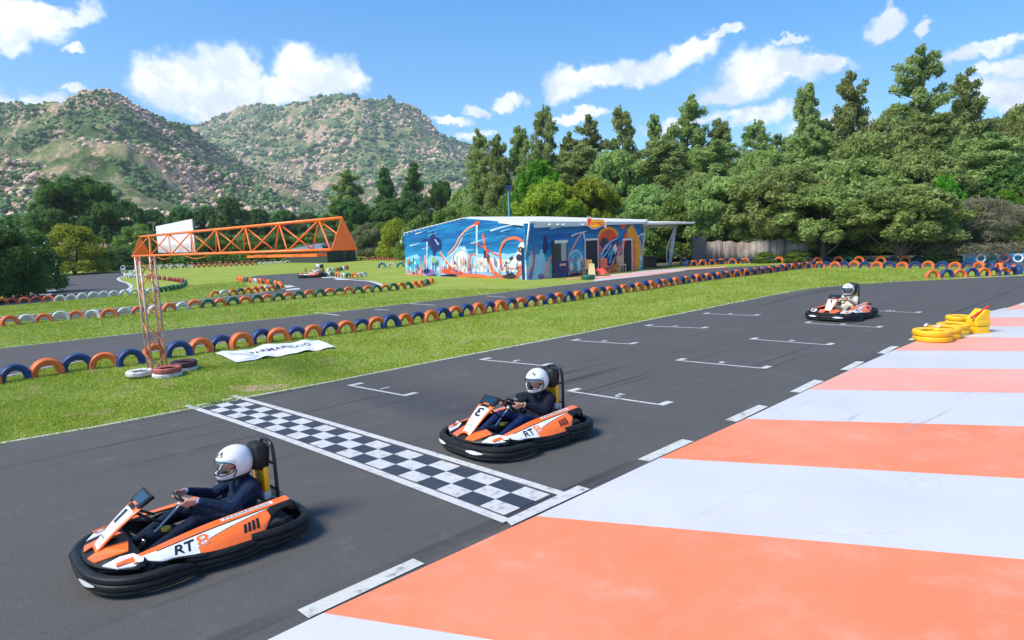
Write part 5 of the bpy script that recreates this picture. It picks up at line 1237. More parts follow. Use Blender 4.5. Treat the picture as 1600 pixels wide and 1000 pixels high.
Lr.poly(Zr((500, 330), (520, 290), (560, 300), (570, 350), (530, 370)), P_bk); Lr.line(Zr((530, 400), (580, 340), (650, 300)), .08, P_lb); Lr.line(Zr((515, 480), (560, 420), (600, 350)), .10, P_lb); Lr.line(Zr((580, 520), (600, 440), (620, 380)), .12, P_cy); Lr.poly(Zr((610, 370), (640, 350), (655, 400), (630, 440)), P_wh); Lr.line(Zr((640, 360), (660, 400), (640, 450)), .10, P_or2)
Lr.poly(Zr((680, 600), (690, 430), (705, 300), (740, 215), (780, 175), (820, 240), (850, 330), (862, 420), (840, 590), (785, 595), (785, 320), (705, 320), (700, 420), (650, 480), (600, 600)), P_ye)
Lr.poly(Zr((690, 330), (720, 250), (745, 220), (730, 300), (700, 420), (640, 520), (560, 610), (600, 500), (660, 420)), P_or2); Lr.poly(Zr((665, 165), (740, 165), (720, 210), (690, 220)), P_or2); Lr.line(Zr((790, 330), (800, 450), (790, 590)), .35, P_or); Lr.line(Zr((830, 290), (870, 260), (900, 265)), .08, P_wh)
Lr.line(Zr((780, 175), (800, 210), (850, 320), (865, 420)), .06, P_pk); Lr.line(Zr((640, 605), (560, 590), (500, 560)), .30, P_or)
for i in range(26):
    x = rm.uniform(205, 345); y = rm.uniform(480, 600); h = rm.uniform(20, 60); w = rm.uniform(5, 12); Lr.poly(Zr((x, y), (x + w, y), (x + w, y - h), (x, y - h * .8)), rm.choice([P_wh, P_lb, P_pk, P_cy, P_or]))
for i in range(18):
    x = rm.uniform(500, 650); y = rm.uniform(380, 560); L_ = rm.uniform(30, 90); Lr.line(Zr((x, y), (x + L_ * .4, y - L_ * .7), (x + L_ * .7, y - L_)), rm.uniform(.04, .09), rm.choice([P_lb, P_cy, P_nv, P_wh, P_or]), .02)
Lr.line(Zr((40, 215), (150, 190), (260, 170)), .10, P_lb, .03); Lr.line(Zr((230, 280), (290, 255), (370, 235)), .10, P_wh, .03); Lr.done()
# right wall: doorways, indoor darkness painted as near-black panels, and the ticket kiosk
def opening(L_, R_x, top, bot, name, lintel=True):
    a, b = h2(L_, bot), h2(R_x, bot); zt = h2((L_ + R_x) / 2, top).z; w = b.x - a.x
    dr = empty(name); dr.parent = w2; dr.location = (a.x, -.03, 0)
    mb = MB(); mb.box((w / 2, -.0, zt / 2), (w, .035, zt)); mb.build('dark_panel', M_wdark, dr)
    mb = MB(); t = .05
    mb.box((-t / 2, -.03, zt / 2), (t, .08, zt)); mb.box((w + t / 2, -.03, zt / 2), (t, .08, zt)); mb.box((w / 2, -.03, zt + .06), (w + 2 * t, .08, .12)); mb.build('frame', M_rf, dr)
    return dr, w, zt
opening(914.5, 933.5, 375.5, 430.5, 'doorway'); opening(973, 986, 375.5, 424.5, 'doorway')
a, b = h2(863, 438), h2(882, 435); kw = b.x - a.x; kz = h2(872, 375).z
ki = empty('kiosk_window'); ki.parent = w2; ki.location = (a.x, 0, 0)
mb = MB(); mb.box((kw / 2, -.18, kz / 2), (kw, .34, kz - .02), bev=.01); mb.build('kiosk_box', P_bk, ki)
mb = MB(); mb.box((kw / 2, -.37, .50), (kw, .03, .98)); mb.build('counter_front', P_nv, ki)
mb = MB(); mb.box((kw / 2, -.37, kz - .10), (kw, .04, .18)); mb.build('lintel', M_rf, ki)
mb = MB(); mb.box((kw * .66, -.37, (1.02 + kz - .2) / 2), (kw * .42, .025, kz - .2 - 1.02)); mb.build('shutter', mat('shutter_grey', (.35, .38, .37), .5), ki)
mb = MB(); mb.box((kw * .22, -.37, (1.02 + kz - .2) / 2), (kw * .40, .012, kz - .2 - 1.02)); mb.build('glass', M_scr, ki)
mb = MB(); mb.box((kw * .55, -.39, .78), (kw * .5, .012, .14)); mb.build('notice', P_pk, ki)
# roof: thin white deck with a deep fascia overhanging the right-hand wall
def rel(p): return p - WA
rf0 = AT(727, 339.5, WA.lerp(WB, .49).y - .15); rf1 = AT(827, 346, WB.y - .5); rf2 = AT(1007, 346.5, WD.y - .5)
bk = Vector((-.62, .80, 0)) * 4.0
P0 = [AT(633, 363.5, WA.y), rf0]
mb = MB(); back1 = AT(905, 339.0, WB.y + 8.0)
mb.poly([rel(rf0), rel(rf1), rel(rf2), rel(AT(1012, 343.0, WD.y + 2.5)), rel(AT(850, 338.2, WB.y + 5)), rel(AT(735, 338.6, WA.y + 3.5))], .12, Vector((0, 0, 1)))
mb.build('roof', M_rf, bld)
mb = MB()
for A, B, hA, hB in ((rf0, rf1, .12, .30), (rf1, rf2, .38, .12)):
    a, b = rel(A), rel(B); q = (b - a).normalized().cross(Vector((0, 0, 1))); mb.poly([a, b, b - Vector((0, 0, hB)), a - Vector((0, 0, hA))], .06)
mb.build('fascia', M_rf, bld)
mb = MB(); a, b = rel(P0[0]), rel(P0[1]); n_ = -n1 * -.2
mb.poly([a - n1 * -.12, b - n1 * -.12, b + Vector((.4, 3.2, .02)), a + Vector((.4, 3.2, 0))], .05, Vector((0, 0, 1))); mb.build('side_roof', M_rf, bld)
mb = MB(); 
for i in range(15):
    p = (a + n1 * .14).lerp(b + n1 * .14, i / 14) - Vector((0, 0, .1)); mb = MB(); mb.box(p, (.07, .05, .1)); mb.build('roof_clip', M_rf, bld)
pass
for px in (853, 866, 875, 905): 
    p = h2(px, 351.5); mb = MB(); mb.sphere((p.x, -.35, p.z), (.11, .11, .07), 12); mb.build('flood_light', M_rf, w2, smooth=True)
mb = MB(); p = AT(627, 378, WA.y - .2) - WA; mb.box(p, (.14, .14, .22), bev=.03); mb.tube([p, p + Vector((.05, 0, .35)), p + Vector((.3, .1, .5))], .02, 6); mb.build('wall_lamp', M_rf, bld)
mb = MB(); p = G(822, 436.5 + 1); q = AT(827, 347, p.y); mb.tube([rel(p + Vector((0, -.2, 1.35))), rel(q + Vector((0, -.25, 0)))], .055, 8); mb.build('awning_post', M_rf, bld, smooth=True)
# flame-shaped sign at the eave
def sz(x, y): return (900 + x * .07, 330 + y * .07)
sgA = rf1.lerp(rf2, .52); dep = sgA.y - .35
sp = [AT(*sz(x, y), dep) for x, y in [(232, 240), (262, 90), (285, 150), (315, 110), (330, 160), (400, 178), (560, 172), (630, 200), (668, 250), (678, 400), (650, 350), (590, 335), (520, 365), (440, 398), (360, 396), (290, 350), (245, 300)]]
def scl(P, k, c=None):
    c = c or sum(P, Vector()) / len(P); return [c + (p - c) * k for p in P]
def slab(name, P, m, par, t, fwd=0.0):
    mb = MB(); mb.poly([p + Vector((0, -fwd, 0)) for p in P], t, Vector((0, -1, 0))); return mb.build(name, m, par)
sgn = slab('flame_sign', sp, P_wh, None, .05); tag(sgn, 'flame shaped red and yellow sign with lettering hung on the eave', 'sign')
spi = [AT(*sz(x, y), dep - .012) for x, y in [(250, 240), (272, 135), (290, 175), (318, 150), (335, 180), (400, 192), (555, 186), (620, 210), (648, 255), (650, 320), (590, 320), (515, 350), (435, 382), (362, 380), (300, 338), (258, 292)]]
slab('flame_red', spi, P_or2, sgn, .006)
spy = [AT(*sz(x, y), dep - .022) for x, y in [(345, 196), (400, 205), (550, 198), (612, 220), (638, 262), (630, 305), (585, 308), (510, 336), (430, 358), (350, 352), (310, 320), (335, 262)]]
slab('flame_yellow', spy, flat('sign_yellow', (.90, .50, .01)), sgn, .006)
V, F = text_data('HOT WHEELS', .3, bold=.006, shear=.25); xs = [v[0] for v in V]; ys = [v[1] for v in V]
mb = MB(); mb.add([AT(*sz(lerp(338, 620, (v[0] - min(xs)) / (max(xs) - min(xs))), lerp(312, 228, (v[1] - min(ys)) / (max(ys) - min(ys)))), dep - .034) for v in V], F); mb.build('lettering', P_or2, sgn, recalc=False)
# lean-to canopy on the right
M_post = mat('peeling_post', (.50, .52, .56), .7, var=.2, dirt=.4, dirtcol=(.25, .2, .17))
cp = empty('canopy', WD, 0); tag(cp, 'open lean-to canopy of weathered beams on pale leaning posts beside the mural', 'canopy')
cr = lambda p: p - WD
D1, D2 = G(1000.5, 421), G(1046, 416)
mb = MB(); mb.tube([cr(D1), cr(AT(1007.5, 356, D1.y))], .085, 8); mb.build('post', M_post, cp, smooth=True)
mb = MB(); mb.tube([cr(D2), cr(AT(1054.5, 354, D2.y))], .13, 8); mb.build('post', M_post, cp, smooth=True)
mb = MB(); mb.tube(catmull([cr(AT(1052, 362, D2.y - .3)), cr(AT(1043, 385, D2.y - .3)), cr(AT(1041.5, 405, D2.y - .3)), cr(AT(1045, 415, D2.y - .3))], 5), .03, 6); mb.build('hose', M_rf, cp, smooth=True)
mb = MB(); a, b = cr(AT(1003, 353.5, D1.y - .2)), cr(AT(1056, 353, D2.y - .2)); c, d = cr(AT(1009, 350.5, D1.y + 4)), cr(AT(1062, 350.5, D2.y + 4))
mb.tube([a, b], .10, 6); mb.tube([a + Vector((0, 0, .16)), cr(AT(1083, 347.5, D2.y + 1))], .06, 6); mb.build('beam', M_rust, cp)
mb = MB(); mb.poly([cr(AT(1005, 349.5, D1.y - .3)), cr(AT(1084, 348, D2.y - .2)), cr(AT(1086, 346.5, D2.y + 4)), cr(AT(1012, 345.5, D1.y + 4))], .08, Vector((0, 0, 1))); mb.build('roof_sheet', M_rf, cp)
# bits standing outside
g = G(1015, 417); mb = MB(); mb.box((0, 0, .36), (.9, .6, .7), bev=.02); mb.box((0, -.31, .36), (.8, .02, .6)); mb.box((0, 0, .74), (1.0, .7, .05)); tag(mb.build('storage_crate', mat('dark_wood', (.05, .035, .03), .8), loc=g, auto=40), 'dark wooden crate standing in shade under the canopy', 'crate')
g = G(937, 431); mb = MB(); V = []; N = 14
for i in range(N + 1):
    for j in range(8):
        x = lerp(-.62, .62, i / N); y = lerp(-.4, .3, j / 7); r = max(0, 1 - (x / .64) ** 2) * max(0, 1 - (y / .46) ** 2); V.append((x, y, .02 + .46 * r ** .7 * (1 + .35 * math.sin(x * 9 + y * 5)) * (1.15 if x < 0 else .8)))
mb.add(V, [(i * 8 + j, (i + 1) * 8 + j, (i + 1) * 8 + j + 1, i * 8 + j + 1) for i in range(N) for j in range(7)]); tag(mb.build('tarpaulin', mat('red_tarp', (.78, .07, .06), .5), loc=g, smooth=True), 'heap of bright red tarpaulin on the ground by the doorway', 'tarpaulin')
g = G(919, 436.5); mb = MB(); mb.lathe(tyre_prof(.40, .25, .14), 26, Matrix.Translation((0, 0, .13)), closedprof=True); tag(mb.build('tyre', TM['green'], loc=g, auto=50), 'green tyre lying flat below the doorway at the lawn edge', 'tyre')
def chair(px, py, m, lab, s=1.0, rz=0.0):
    g = G(px, py); e = empty('chair', g, rz); tag(e, lab, 'chair'); e.scale = (s, s, s)
    mb = MB(); mb.box((0, 0, .44), (.44, .42, .05), bev=.015); mb.build('seat', m, e); mb = MB(); mb.box((0, .2, .70), (.44, .05, .48), bev=.02); mb.build('backrest', m, e)
    for x in (-.19, .19):
        for y in (-.17, .19): mb = MB(); mb.tube([(x, y, 0), (x * .95, y, .44)], .02, 6); mb.build('leg', m, e)
chair(918, 431, mat('wood_tan', (.50, .22, .08), .6), 'tan wooden chair in the left doorway', 1.05, -.5); chair(946, 428.5, mat('terracotta', (.55, .13, .07), .6), 'terracotta red chair between the two doorways', 1.05, .3)
chair(971, 425.5, mat('pale_wood', (.50, .30, .20), .6), 'pale brown chair left of the right doorway', 1.15, .2)
g = G(925, 432.5); mb = MB(); mb.poly([(-.22, 0, 0), (.22, 0, 0), (.16, .12, .78), (-.16, .12, .78)], .03); mb.poly([(-.22, .45, 0), (.22, .45, 0), (.16, .16, .78), (-.16, .16, .78)], .03); tag(mb.build('folding_sign', flat('sign_cream', (.75, .66, .35)), loc=g), 'cream folding board standing between the doorway chair and red heap', 'sign board')
# teal lamp mast behind the roof
p = AT(796, 345, 46); mst = empty('lamp_mast', (p.x, 46, 0)); tag(mst, 'slim teal lamp mast rising behind the white roof', 'lamp mast')
zt = AT(796, 296, 46).z; mb = MB(); mb.tube([(0, 0, 0), (0, 0, zt)], [.10, .07], 8); mb.build('pole', mat('teal_paint', (.01, .16, .26), .5), mst, smooth=True)
mb = MB(); mb.box((0, 0, zt + .12), (.36, .22, .26), bev=.04); mb.build('lamp_head', P_nv, mst)
# shed far behind the lawn
sA, sB, sC = G(446, 410.5), G(512, 410.8), None
sh = empty('shed', sA, 0); tag(sh, 'low dark green shed with a grey-blue roof behind the lawn', 'shed'); dsh = sA.y; wl = sB - sA; z1 = AT(480, 391, dsh).z
mb = MB(); wd = wl.normalized(); nn = Vector((-wd.y, wd.x, 0)); q = [Vector((0, 0, 0)), wl, wl + nn * 4, nn * 4]
mb.add([*q, *[p + Vector((0, 0, z1)) for p in q]], [(0, 1, 5, 4), (1, 2, 6, 5), (2, 3, 7, 6), (3, 0, 4, 7)]); mb.build('wall', mat('shed_green', (.035, .05, .04), .8), sh)
mb = MB(); q = [Vector((-.4, -.4, z1 + .02)), wl + Vector((.5, -.4, z1 + .02)), wl * .93 + nn * 4 + Vector((0, 0, z1 + .75)), wl * .1 + nn * 4 + Vector((0, 0, z1 + .75))]; mb.poly(q, .08, Vector((0, 0, 1))); mb.build('roof', mat('roof_slate_blue', (.16, .20, .24), .5), sh)
g = G(524, 409.5); mb = MB(); mb.box((0, 1, .95), (2.6, 2.4, 1.9)); mb.poly([(-1.5, -.4, 1.95), (1.5, -.4, 1.75), (1.5, 2.4, 2.1), (-1.5, 2.4, 2.3)], .07, Vector((0, 0, 1))); tag(mb.build('lean_to', mat('lean_to_dark', (.04, .05, .05), .8), loc=g), 'small dark lean-to beside the green shed', 'shed')
# fence behind the tyres under the trees
fA, fB = G(1098, 412.3), G(1262, 409); fd = (fB - fA); Lf = fd.length; fd.normalize(); fe = empty('fence', fA, math.atan2(fd.y, fd.x)); tag(fe, 'weathered brown cane screen fence in the shade of the trees', 'fence')
def cane_mat():
    m, nt, b = base_mat('cane_screen'); co = nt.new('ShaderNodeTexCoord').outputs['Object']; mp = nt.new('ShaderNodeMapping'); mp.inputs['Scale'].default_value = (5, 1, .25); nt.link(co, mp.inputs[0])
    c = nt.mix(nt.mapr(nt.noise(mp.outputs[0], 2.2, 6, .7), .35, .65), (.14, .10, .08, 1), (.36, .28, .24, 1)); c = nt.mix(nt.mapr(nt.noise(co, .5, 4, .6), .5, .7), c, (.42, .36, .31, 1))
    nt.link(c, b.inputs['Base Color']); b.inputs['Roughness'].default_value = .9; return m
M_cane = cane_mat()
hf = AT(1180, 376, fA.y).z; V = []; n = 90
for i in range(n + 1):
    t = i / n; y = .06 * math.sin(t * 40) + .03 * math.sin(t * 97); zt = hf * (1 + .05 * math.sin(t * 11) + .03 * math.sin(t * 53)); V += [(t * Lf, y, 0), (t * Lf, y, zt)]
mb = MB(); mb.add(V, [(2 * i, 2 * i + 2, 2 * i + 3, 2 * i + 1) for i in range(n)]); o = mb.build('screen', M_cane, fe, smooth=True); md = o.modifiers.new('t', 'SOLIDIFY'); md.thickness = .03
for i in range(8): mb = MB(); mb.tube([(i / 7 * Lf, .15, 0), (i / 7 * Lf, .15, hf * 1.04)], .05, 6); mb.build('post', M_cane, fe)
g = G(1068, 414); mb = MB(); mb.tube([(-.9, 0, 1.05), (.55, 0, .15)], .045, 6); tag(mb.build('plank', M_rust, loc=g), 'old plank leaning on the bank beyond the canopy', 'plank')
g = G(1064, 415); mb = MB(); mb.tube([(0, 0, 0), (.03, 0, .55)], .07, 7); mb.sphere((0, 0, .6), .12, 10); tag(mb.build('bollard', mat('old_wood', (.16, .12, .09), .9), loc=g), 'short wooden stump post under the leaning plank', 'post')
g = G(1093, 412.8); mb = MB(); mb.box((0, .3, 1.0), (.9, .5, 2.0), bev=.05); mb.box((0, .02, 1.6), (.6, .06, .5), bev=.02); tag(mb.build('cabinet', mat('grey_cabinet', (.13, .12, .12), .7, dirt=.5), loc=g), 'dull grey upright cabinet at the left end of the cane fence', 'cabinet')
# ==================================================================== HILLS
def vnoise(x, y, seed):
    xi = np.floor(x).astype(np.int64); yi = np.floor(y).astype(np.int64); xf = x - xi; yf = y - yi
    def h(a, b):
        n = (a * 374761393 + b * 668265263 + seed * 974711) & 0x7fffffff; n = ((n ^ (n >> 13)) * 1274126177) & 0x7fffffff
        return ((n ^ (n >> 16)) & 0xffff) / 65535.0
    u = xf * xf * (3 - 2 * xf); v = yf * yf * (3 - 2 * yf)
    return (h(xi, yi) * (1 - u) + h(xi + 1, yi) * u) * (1 - v) + (h(xi, yi + 1) * (1 - u) + h(xi + 1, yi + 1) * u) * v
def fbm(x, y, seed, oct=6, ridged=False, gain=.5):
    s = 0; a = 1; t = 0
    for o in range(oct):
        n = vnoise(x * 2 ** o, y * 2 ** o, seed + o * 17); n = 1 - abs(2 * n - 1) if ridged else n; s = s + a * n; t += a; a *= gain
    return s / t
def hill_mat(name, haze):
    m, nt, b = base_mat(name); g = nt.new('ShaderNodeNewGeometry'); co = g.outputs['Position']
    a = nt.noise(co, .012, 7, .68); f = nt.noise(co, .06, 8, .75); r = nt.noise(co, .16, 5, .7); vz = nt.new('ShaderNodeTexVoronoi'); vz.inputs['Scale'].default_value = .11; nt.link(co, vz.inputs['Vector'])
    rock = nt.mix(nt.mapr(r, .35, .65), (.38, .25, .18, 1), (.70, .48, .35, 1)); dry = nt.mix(nt.mapr(f, .3, .7), (.22, .25, .09, 1), (.42, .37, .20, 1)); green = nt.mix(nt.mapr(r, .3, .7), (.06, .11, .03, 1), (.14, .21, .06, 1))
    c = nt.mix(nt.mapr(nt.math('ADD', a, nt.math('MULTIPLY', f, .7)), .74, .95), green, dry)
    sn = nt.new('ShaderNodeSeparateXYZ'); nt.link(g.outputs['Normal'], sn.inputs[0])
    rk = nt.mapr(nt.math('ADD', nt.math('MULTIPLY', f, 1.0), nt.math('MULTIPLY', nt.math('SUBTRACT', .85, sn.outputs[2]), .5)), .57, .63); c = nt.mix(rk, c, rock)
    bush = nt.mapr(nt.math('ADD', vz.outputs['Distance'], nt.math('MULTIPLY', a, .9)), .72, .58); c = nt.mix(nt.math('MULTIPLY', bush, .8), c, green)
    nt.link(c, b.inputs['Base Color']); b.inputs['Roughness'].default_value = 1.0; b.inputs['Specular IOR Level'].default_value = .05
    bn = nt.new('ShaderNodeBump'); bn.inputs['Strength'].default_value = 1.0; bn.inputs['Distance'].default_value = 6.0; nt.link(f, bn.inputs['Height']); nt.link(bn.outputs[0], b.inputs['Normal'])
    return m
M_hill = hill_mat('hill_rock_scrub', 0)
M_scr2 = mat('hill_scrub', (.085, .16, .04), .95, var=.5, vscale=.05); M_boul = mat('boulder', (.63, .43, .32), .95, var=.35, vscale=.3)
def make_hill(name, sil, d0, d1, dr, seed, na=420, nr=190, amp=1.0, low=0.0):
    X = np.array([p[0] for p in sil], float); Y = np.array([p[1] for p in sil], float)
    px = np.linspace(X[0], X[-1], na); py = np.interp(px, X, Y)
    py = np.convolve(np.pad(py, 3, 'edge'), np.ones(7) / 7, 'valid')
    V = np.zeros((na, nr, 3)); t = np.linspace(0, 1, nr)
    for i in range(na):
        r = ray(px[i], py[i]); ax = r.x / r.y; ridge = dr * (1 + .12 * math.sin(px[i] * .011 + seed)); hr = CH + r.z / r.y * ridge
        tr_ = (ridge - d0) / (d1 - d0)
        D = d0 + (d1 - d0) * t; u = np.clip(t / tr_, 0, 1); w = np.clip((t - tr_) / (1 - tr_), 0, 1)
        prof = np.where(t < tr_, u ** 1.15 * (1 - .12 * np.sin(u * math.pi)), 1 - w ** 1.5)
        V[i, :, 0] = ax * D; V[i, :, 1] = D; V[i, :, 2] = hr * prof + low * (1 - prof)
    x, y = V[:, :, 0], V[:, :, 1]; s = dr / 1000.0
    g = fbm(x / 190 / s, y / 300 / s, seed, 5, True); f = fbm(x / 45 / s, y / 45 / s, seed + 5, 6, True, .55)
    H = V[:, :, 2]; e = np.clip(H / (H.max() + 1e-6), 0, 1); U = np.clip((V[:, :, 1] - d0) / (dr - d0), 0, 1.2)
    env = np.clip(e * 3, 0, 1) * (.35 + .65 * np.clip(1.15 - U, .0, 1) * 2.2); env = np.clip(env, 0, 1)
    V[:, :, 2] = H + amp * s * env * ((g - .62) * 75 + 0) + amp * s * np.clip(e * 4, 0, 1) * (f - .6) * 22
    idx = np.arange(na * nr).reshape(na, nr); F = np.stack([idx[:-1, :-1], idx[1:, :-1], idx[1:, 1:], idx[:-1, 1:]], -1).reshape(-1, 4)
    me = mesh_np(name, V.reshape(-1, 3), F, [M_hill], smooth=False); tag(link(bpy.data.objects.new(name, me)), kind='structure')
    return V
sil1 = [(-420, 190), (-250, 176), (-100, 170), (0, 166), (40, 164), (60, 166), (90, 148), (120, 142), (150, 141), (185, 146), (205, 158), (240, 173), (280, 193), (320, 219), (370, 244), (420, 262), (470, 283), (520, 305), (580, 330), (640, 350), (700, 358)]
sil2 = [(120, 230), (220, 215), (300, 190), (350, 168), (395, 156), (430, 163), (500, 156), (550, 152), (600, 166), (650, 178), (700, 205), (740, 226), (800, 240), (900, 255), (1000, 270), (1150, 275), (1300, 290), (1500, 300), (1700, 300)]
sil1 = [(a, b + 12) for a, b in sil1]; sil2 = [(a, b + 11) for a, b in sil2]
HV1 = make_hill('hill', sil1, 300, 1150, 820, 3); HV2 = make_hill('far_hill', sil2, 800, 2600, 1750, 11, 520, 190)
def hillstuff(name, V, n, rmin, rmax, m, seed, thr, lab, cat, squash=.8, near_bias=1.0, inv=False):
    R = np.random.default_rng(seed); na, nr = V.shape[:2]
    i = R.integers(1, na - 1, n * 3); j = (R.random(n * 3) ** near_bias * (nr * .80)).astype(int); p = V[i, j] + R.normal(0, 2, (n * 3, 3)) * [1, 1, 0]
    nn = fbm(p[:, 0] / 60, p[:, 1] / 60, seed + 3, 4); k = (nn < thr) if inv else (nn > thr); p = p[k][:n]; n = len(p)
    base = []; Fb = []
    me0 = bmesh.new(); bmesh.ops.create_icosphere(me0, subdivisions=1, radius=1); me0.verts.index_update(); base = np.array([v.co[:] for v in me0.verts]); Fb = np.array([[v.index for v in f.verts] for f in me0.faces]); me0.free()
    nb = len(base); r = R.uniform(rmin, rmax, n) * (1 + R.random(n) ** 5); jit = 1 + R.normal(0, .22, (n, nb, 1))
    VV = base[None] * jit * (r[:, None, None] * np.array([1, 1, squash])) + p[:, None, :] + np.array([0, 0, 0]) ; FF = (Fb[None] + (np.arange(n) * nb)[:, None, None]).reshape(-1, 3)
    me = mesh_np(name, VV.reshape(-1, 3), FF, [m]); tag(link(bpy.data.objects.new(name, me)), lab, cat, kind='stuff')
hillstuff('hill_scrub', HV1, 34000, 0.9, 2.3, M_scr2, 21, .42, 'dark green scrub bushes scattered over the near rocky hill', 'scrub')
hillstuff('far_hill_scrub', HV2, 30000, 1.9, 4.6, M_scr2, 22, .44, 'green scrub bushes scattered over the far rocky mountain', 'scrub')
hillstuff('hill_rocks', HV1, 14000, 0.6, 1.9, M_boul, 23, .50, 'pale pink granite boulders on the near hill', 'rocks', .8, 1.0, True)
hillstuff('far_hill_rocks', HV2, 13000, 1.4, 4.2, M_boul, 24, .50, 'pale pink granite boulders on the far mountain', 'rocks', .9, .8, True)

# ==================================================================== TREES
def leaf_mat(name, c0, c1, c2, trans=.3):
    m, nt, b = base_mat(name); g = nt.new('ShaderNodeNewGeometry'); co = g.outputs['Position']; oi = nt.new('ShaderNodeObjectInfo')
    n = nt.noise(co, .9, 4, .6); f = nt.noise(co, 5.0, 3, .7)
    c = nt.mix(nt.mapr(n, .35, .65), c4(c0), c4(c1)); c = nt.mix(nt.math('MULTIPLY', nt.mapr(f, .45, .75), .7), c, c4(c2))
    hv = nt.new('ShaderNodeHueSaturation'); nt.link(c, hv.inputs['Color']); nt.link(nt.mapr(oi.outputs['Random'], 0, 1, .485, .525, False), hv.inputs['Hue']); nt.link(nt.mapr(oi.outputs['Random'], 0, 1, .80, 1.22, False), hv.inputs['Value'])
    c = hv.outputs[0]; nt.link(c, b.inputs['Base Color']); b.inputs['Roughness'].default_value = .55; b.inputs['Specular IOR Level'].default_value = .25
    tr = nt.new('ShaderNodeBsdfTranslucent'); nt.link(c, tr.inputs[0]); mx = nt.new('ShaderNodeMixShader'); mx.inputs[0].default_value = trans + .18
    nt.link(b.outputs[0], mx.inputs[1]); nt.link(tr.outputs[0], mx.inputs[2]); nt.link(mx.outputs[0], nt.n['Material Output'].inputs[0]); return m
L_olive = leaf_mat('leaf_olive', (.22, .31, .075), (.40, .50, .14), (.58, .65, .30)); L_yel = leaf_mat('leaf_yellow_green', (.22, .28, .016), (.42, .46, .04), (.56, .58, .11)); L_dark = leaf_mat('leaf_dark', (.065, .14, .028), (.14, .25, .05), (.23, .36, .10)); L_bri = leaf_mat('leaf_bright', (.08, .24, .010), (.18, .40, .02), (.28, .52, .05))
L_pine = leaf_mat('needle_pine', (.22, .30, .075), (.39, .47, .15), (.60, .57, .28)); L_hedge = leaf_mat('leaf_hedge', (.12, .21, .035), (.24, .34, .065), (.37, .46, .14)); L_sage = leaf_mat('leaf_sage', (.22, .27, .11), (.36, .41, .19), (.46, .50, .28)); L_twig = leaf_mat('twig_dry', (.15, .13, .08), (.28, .25, .16), (.36, .32, .22), .1)
M_bark = mat('bark', (.13, .10, .075), .95, var=.35, bump=.6, bscale=12)
def leaves(centers, radii, n, lw, ll, seed, shell=.35, upb=.25, flat_=.0, squash=(1, 1, .8)):
    R = np.random.default_rng(seed); C_ = np.array(centers); r = np.array(radii); w = r ** 2; w = w / w.sum(); k = R.choice(len(r), n, p=w)
    d = R.normal(0, 1, (n, 3)); d[:, 2] += upb * 1.0; d /= np.linalg.norm(d, axis=1)[:, None]
    q = r[k] * (1 - shell * R.random(n) ** 1.6) * (1 + .10 * R.normal(0, 1, n)); p = C_[k] + d * q[:, None] * np.array(squash)
    nrm = d + R.normal(0, .75, (n, 3)); nrm[:, 2] += .05; nrm /= np.linalg.norm(nrm, axis=1)[:, None]
    a = np.cross(nrm, R.normal(0, 1, (n, 3))); a /= np.linalg.norm(a, axis=1)[:, None]; b = np.cross(nrm, a)
    s = R.uniform(.6, 1.4, n)[:, None]; a = a * ll * s; b = b * lw * s
    V = np.stack([p - a, p + b * .8 - nrm * lw * .15, p + a, p - b * .8 - nrm * lw * .15], 1)
    return V.reshape(-1, 3), np.arange(4 * n).reshape(-1, 4)
def crown_mesh(name, m, centers, radii, n, lw, ll, seed, **kw):
    V, F = leaves(centers, radii, n, lw, ll, seed, **kw); return mesh_np(name, V, F, [m])
def trunk_mesh(name, branches):
    mb = MB()
    for pts, r0, r1 in branches:
        P = catmull(pts, 4); N = len(P); mb.tube(P, [lerp(r0, r1, i / (N - 1)) for i in range(N)], 7)
    o = mb.build(name, M_bark, smooth=True); me = o.data; bpy.data.objects.remove(o); return me
def proto_broad(seed, m, n=15000, nb=46, h=1.0, low=.25, flatt=.75, lw=.020, ll=.036):
    """unit tree: height 1, crown half-width .5"""
    R = np.random.default_rng(seed); cs, rs = [], []
    zc = low + (1 - low) * .45; br = [([(0, 0, 0), (.01, 0, low * .5), (0, .01, zc)], .030, .014)]
    for i in range(nb // 4):
        a = R.uniform(0, 6.283); e = R.uniform(-.95, 1.4); q = .33 * R.uniform(.6, 1.05); c = np.array((math.cos(a) * math.cos(e) * q, math.sin(a) * math.cos(e) * q, zc + math.sin(e) * (1 - low) * .38 * R.uniform(.8, 1))); R0 = R.uniform(.10, .17)
        for k in range(9):
            d = R.normal(0, 1, 3); d /= np.linalg.norm(d); d[2] = abs(d[2]) * 1.1 - .30; p = c + d * R0 * R.uniform(.5, 1.1) * np.array([1, 1, .8]); cs.append(tuple(p)); rs.append(R.uniform(.028, .068))
        if i < 9: br.append(([(0, 0, low * R.uniform(.25, .8)), (c[0] * .4, c[1] * .4, low + .04), tuple(c)], .015, .004))
    return trunk_mesh('trunk', br), crown_mesh('crown', m, cs, rs, n, lw, ll, seed, shell=.75, squash=(1, 1, 1.1))
def proto_bush(seed, m, n=12000, nb=34, lw=.020, ll=.034):
    R = np.random.default_rng(seed); cs, rs = [], []
    for i in range(nb):
        a = R.uniform(0, 6.283); e = R.uniform(-.1, 1.4); q = .38 * R.uniform(.6, 1); cs.append((math.cos(a) * math.cos(e) * q, math.sin(a) * math.cos(e) * q, .28 + math.sin(e) * .58 * R.uniform(.75, 1))); rs.append(R.uniform(.09, .17))
    for i in range(10): a = i * .63; cs.append((.36 * math.cos(a), .36 * math.sin(a), .16)); rs.append(.15)
    return trunk_mesh('trunk', [([(0, 0, 0), (.05, 0, .3), (.1, .05, .6)], .02, .006), ([(0, 0, 0), (-.05, .05, .3), (-.12, .02, .6)], .02, .006)]), crown_mesh('crown', m, cs, rs, n, lw, ll, seed)
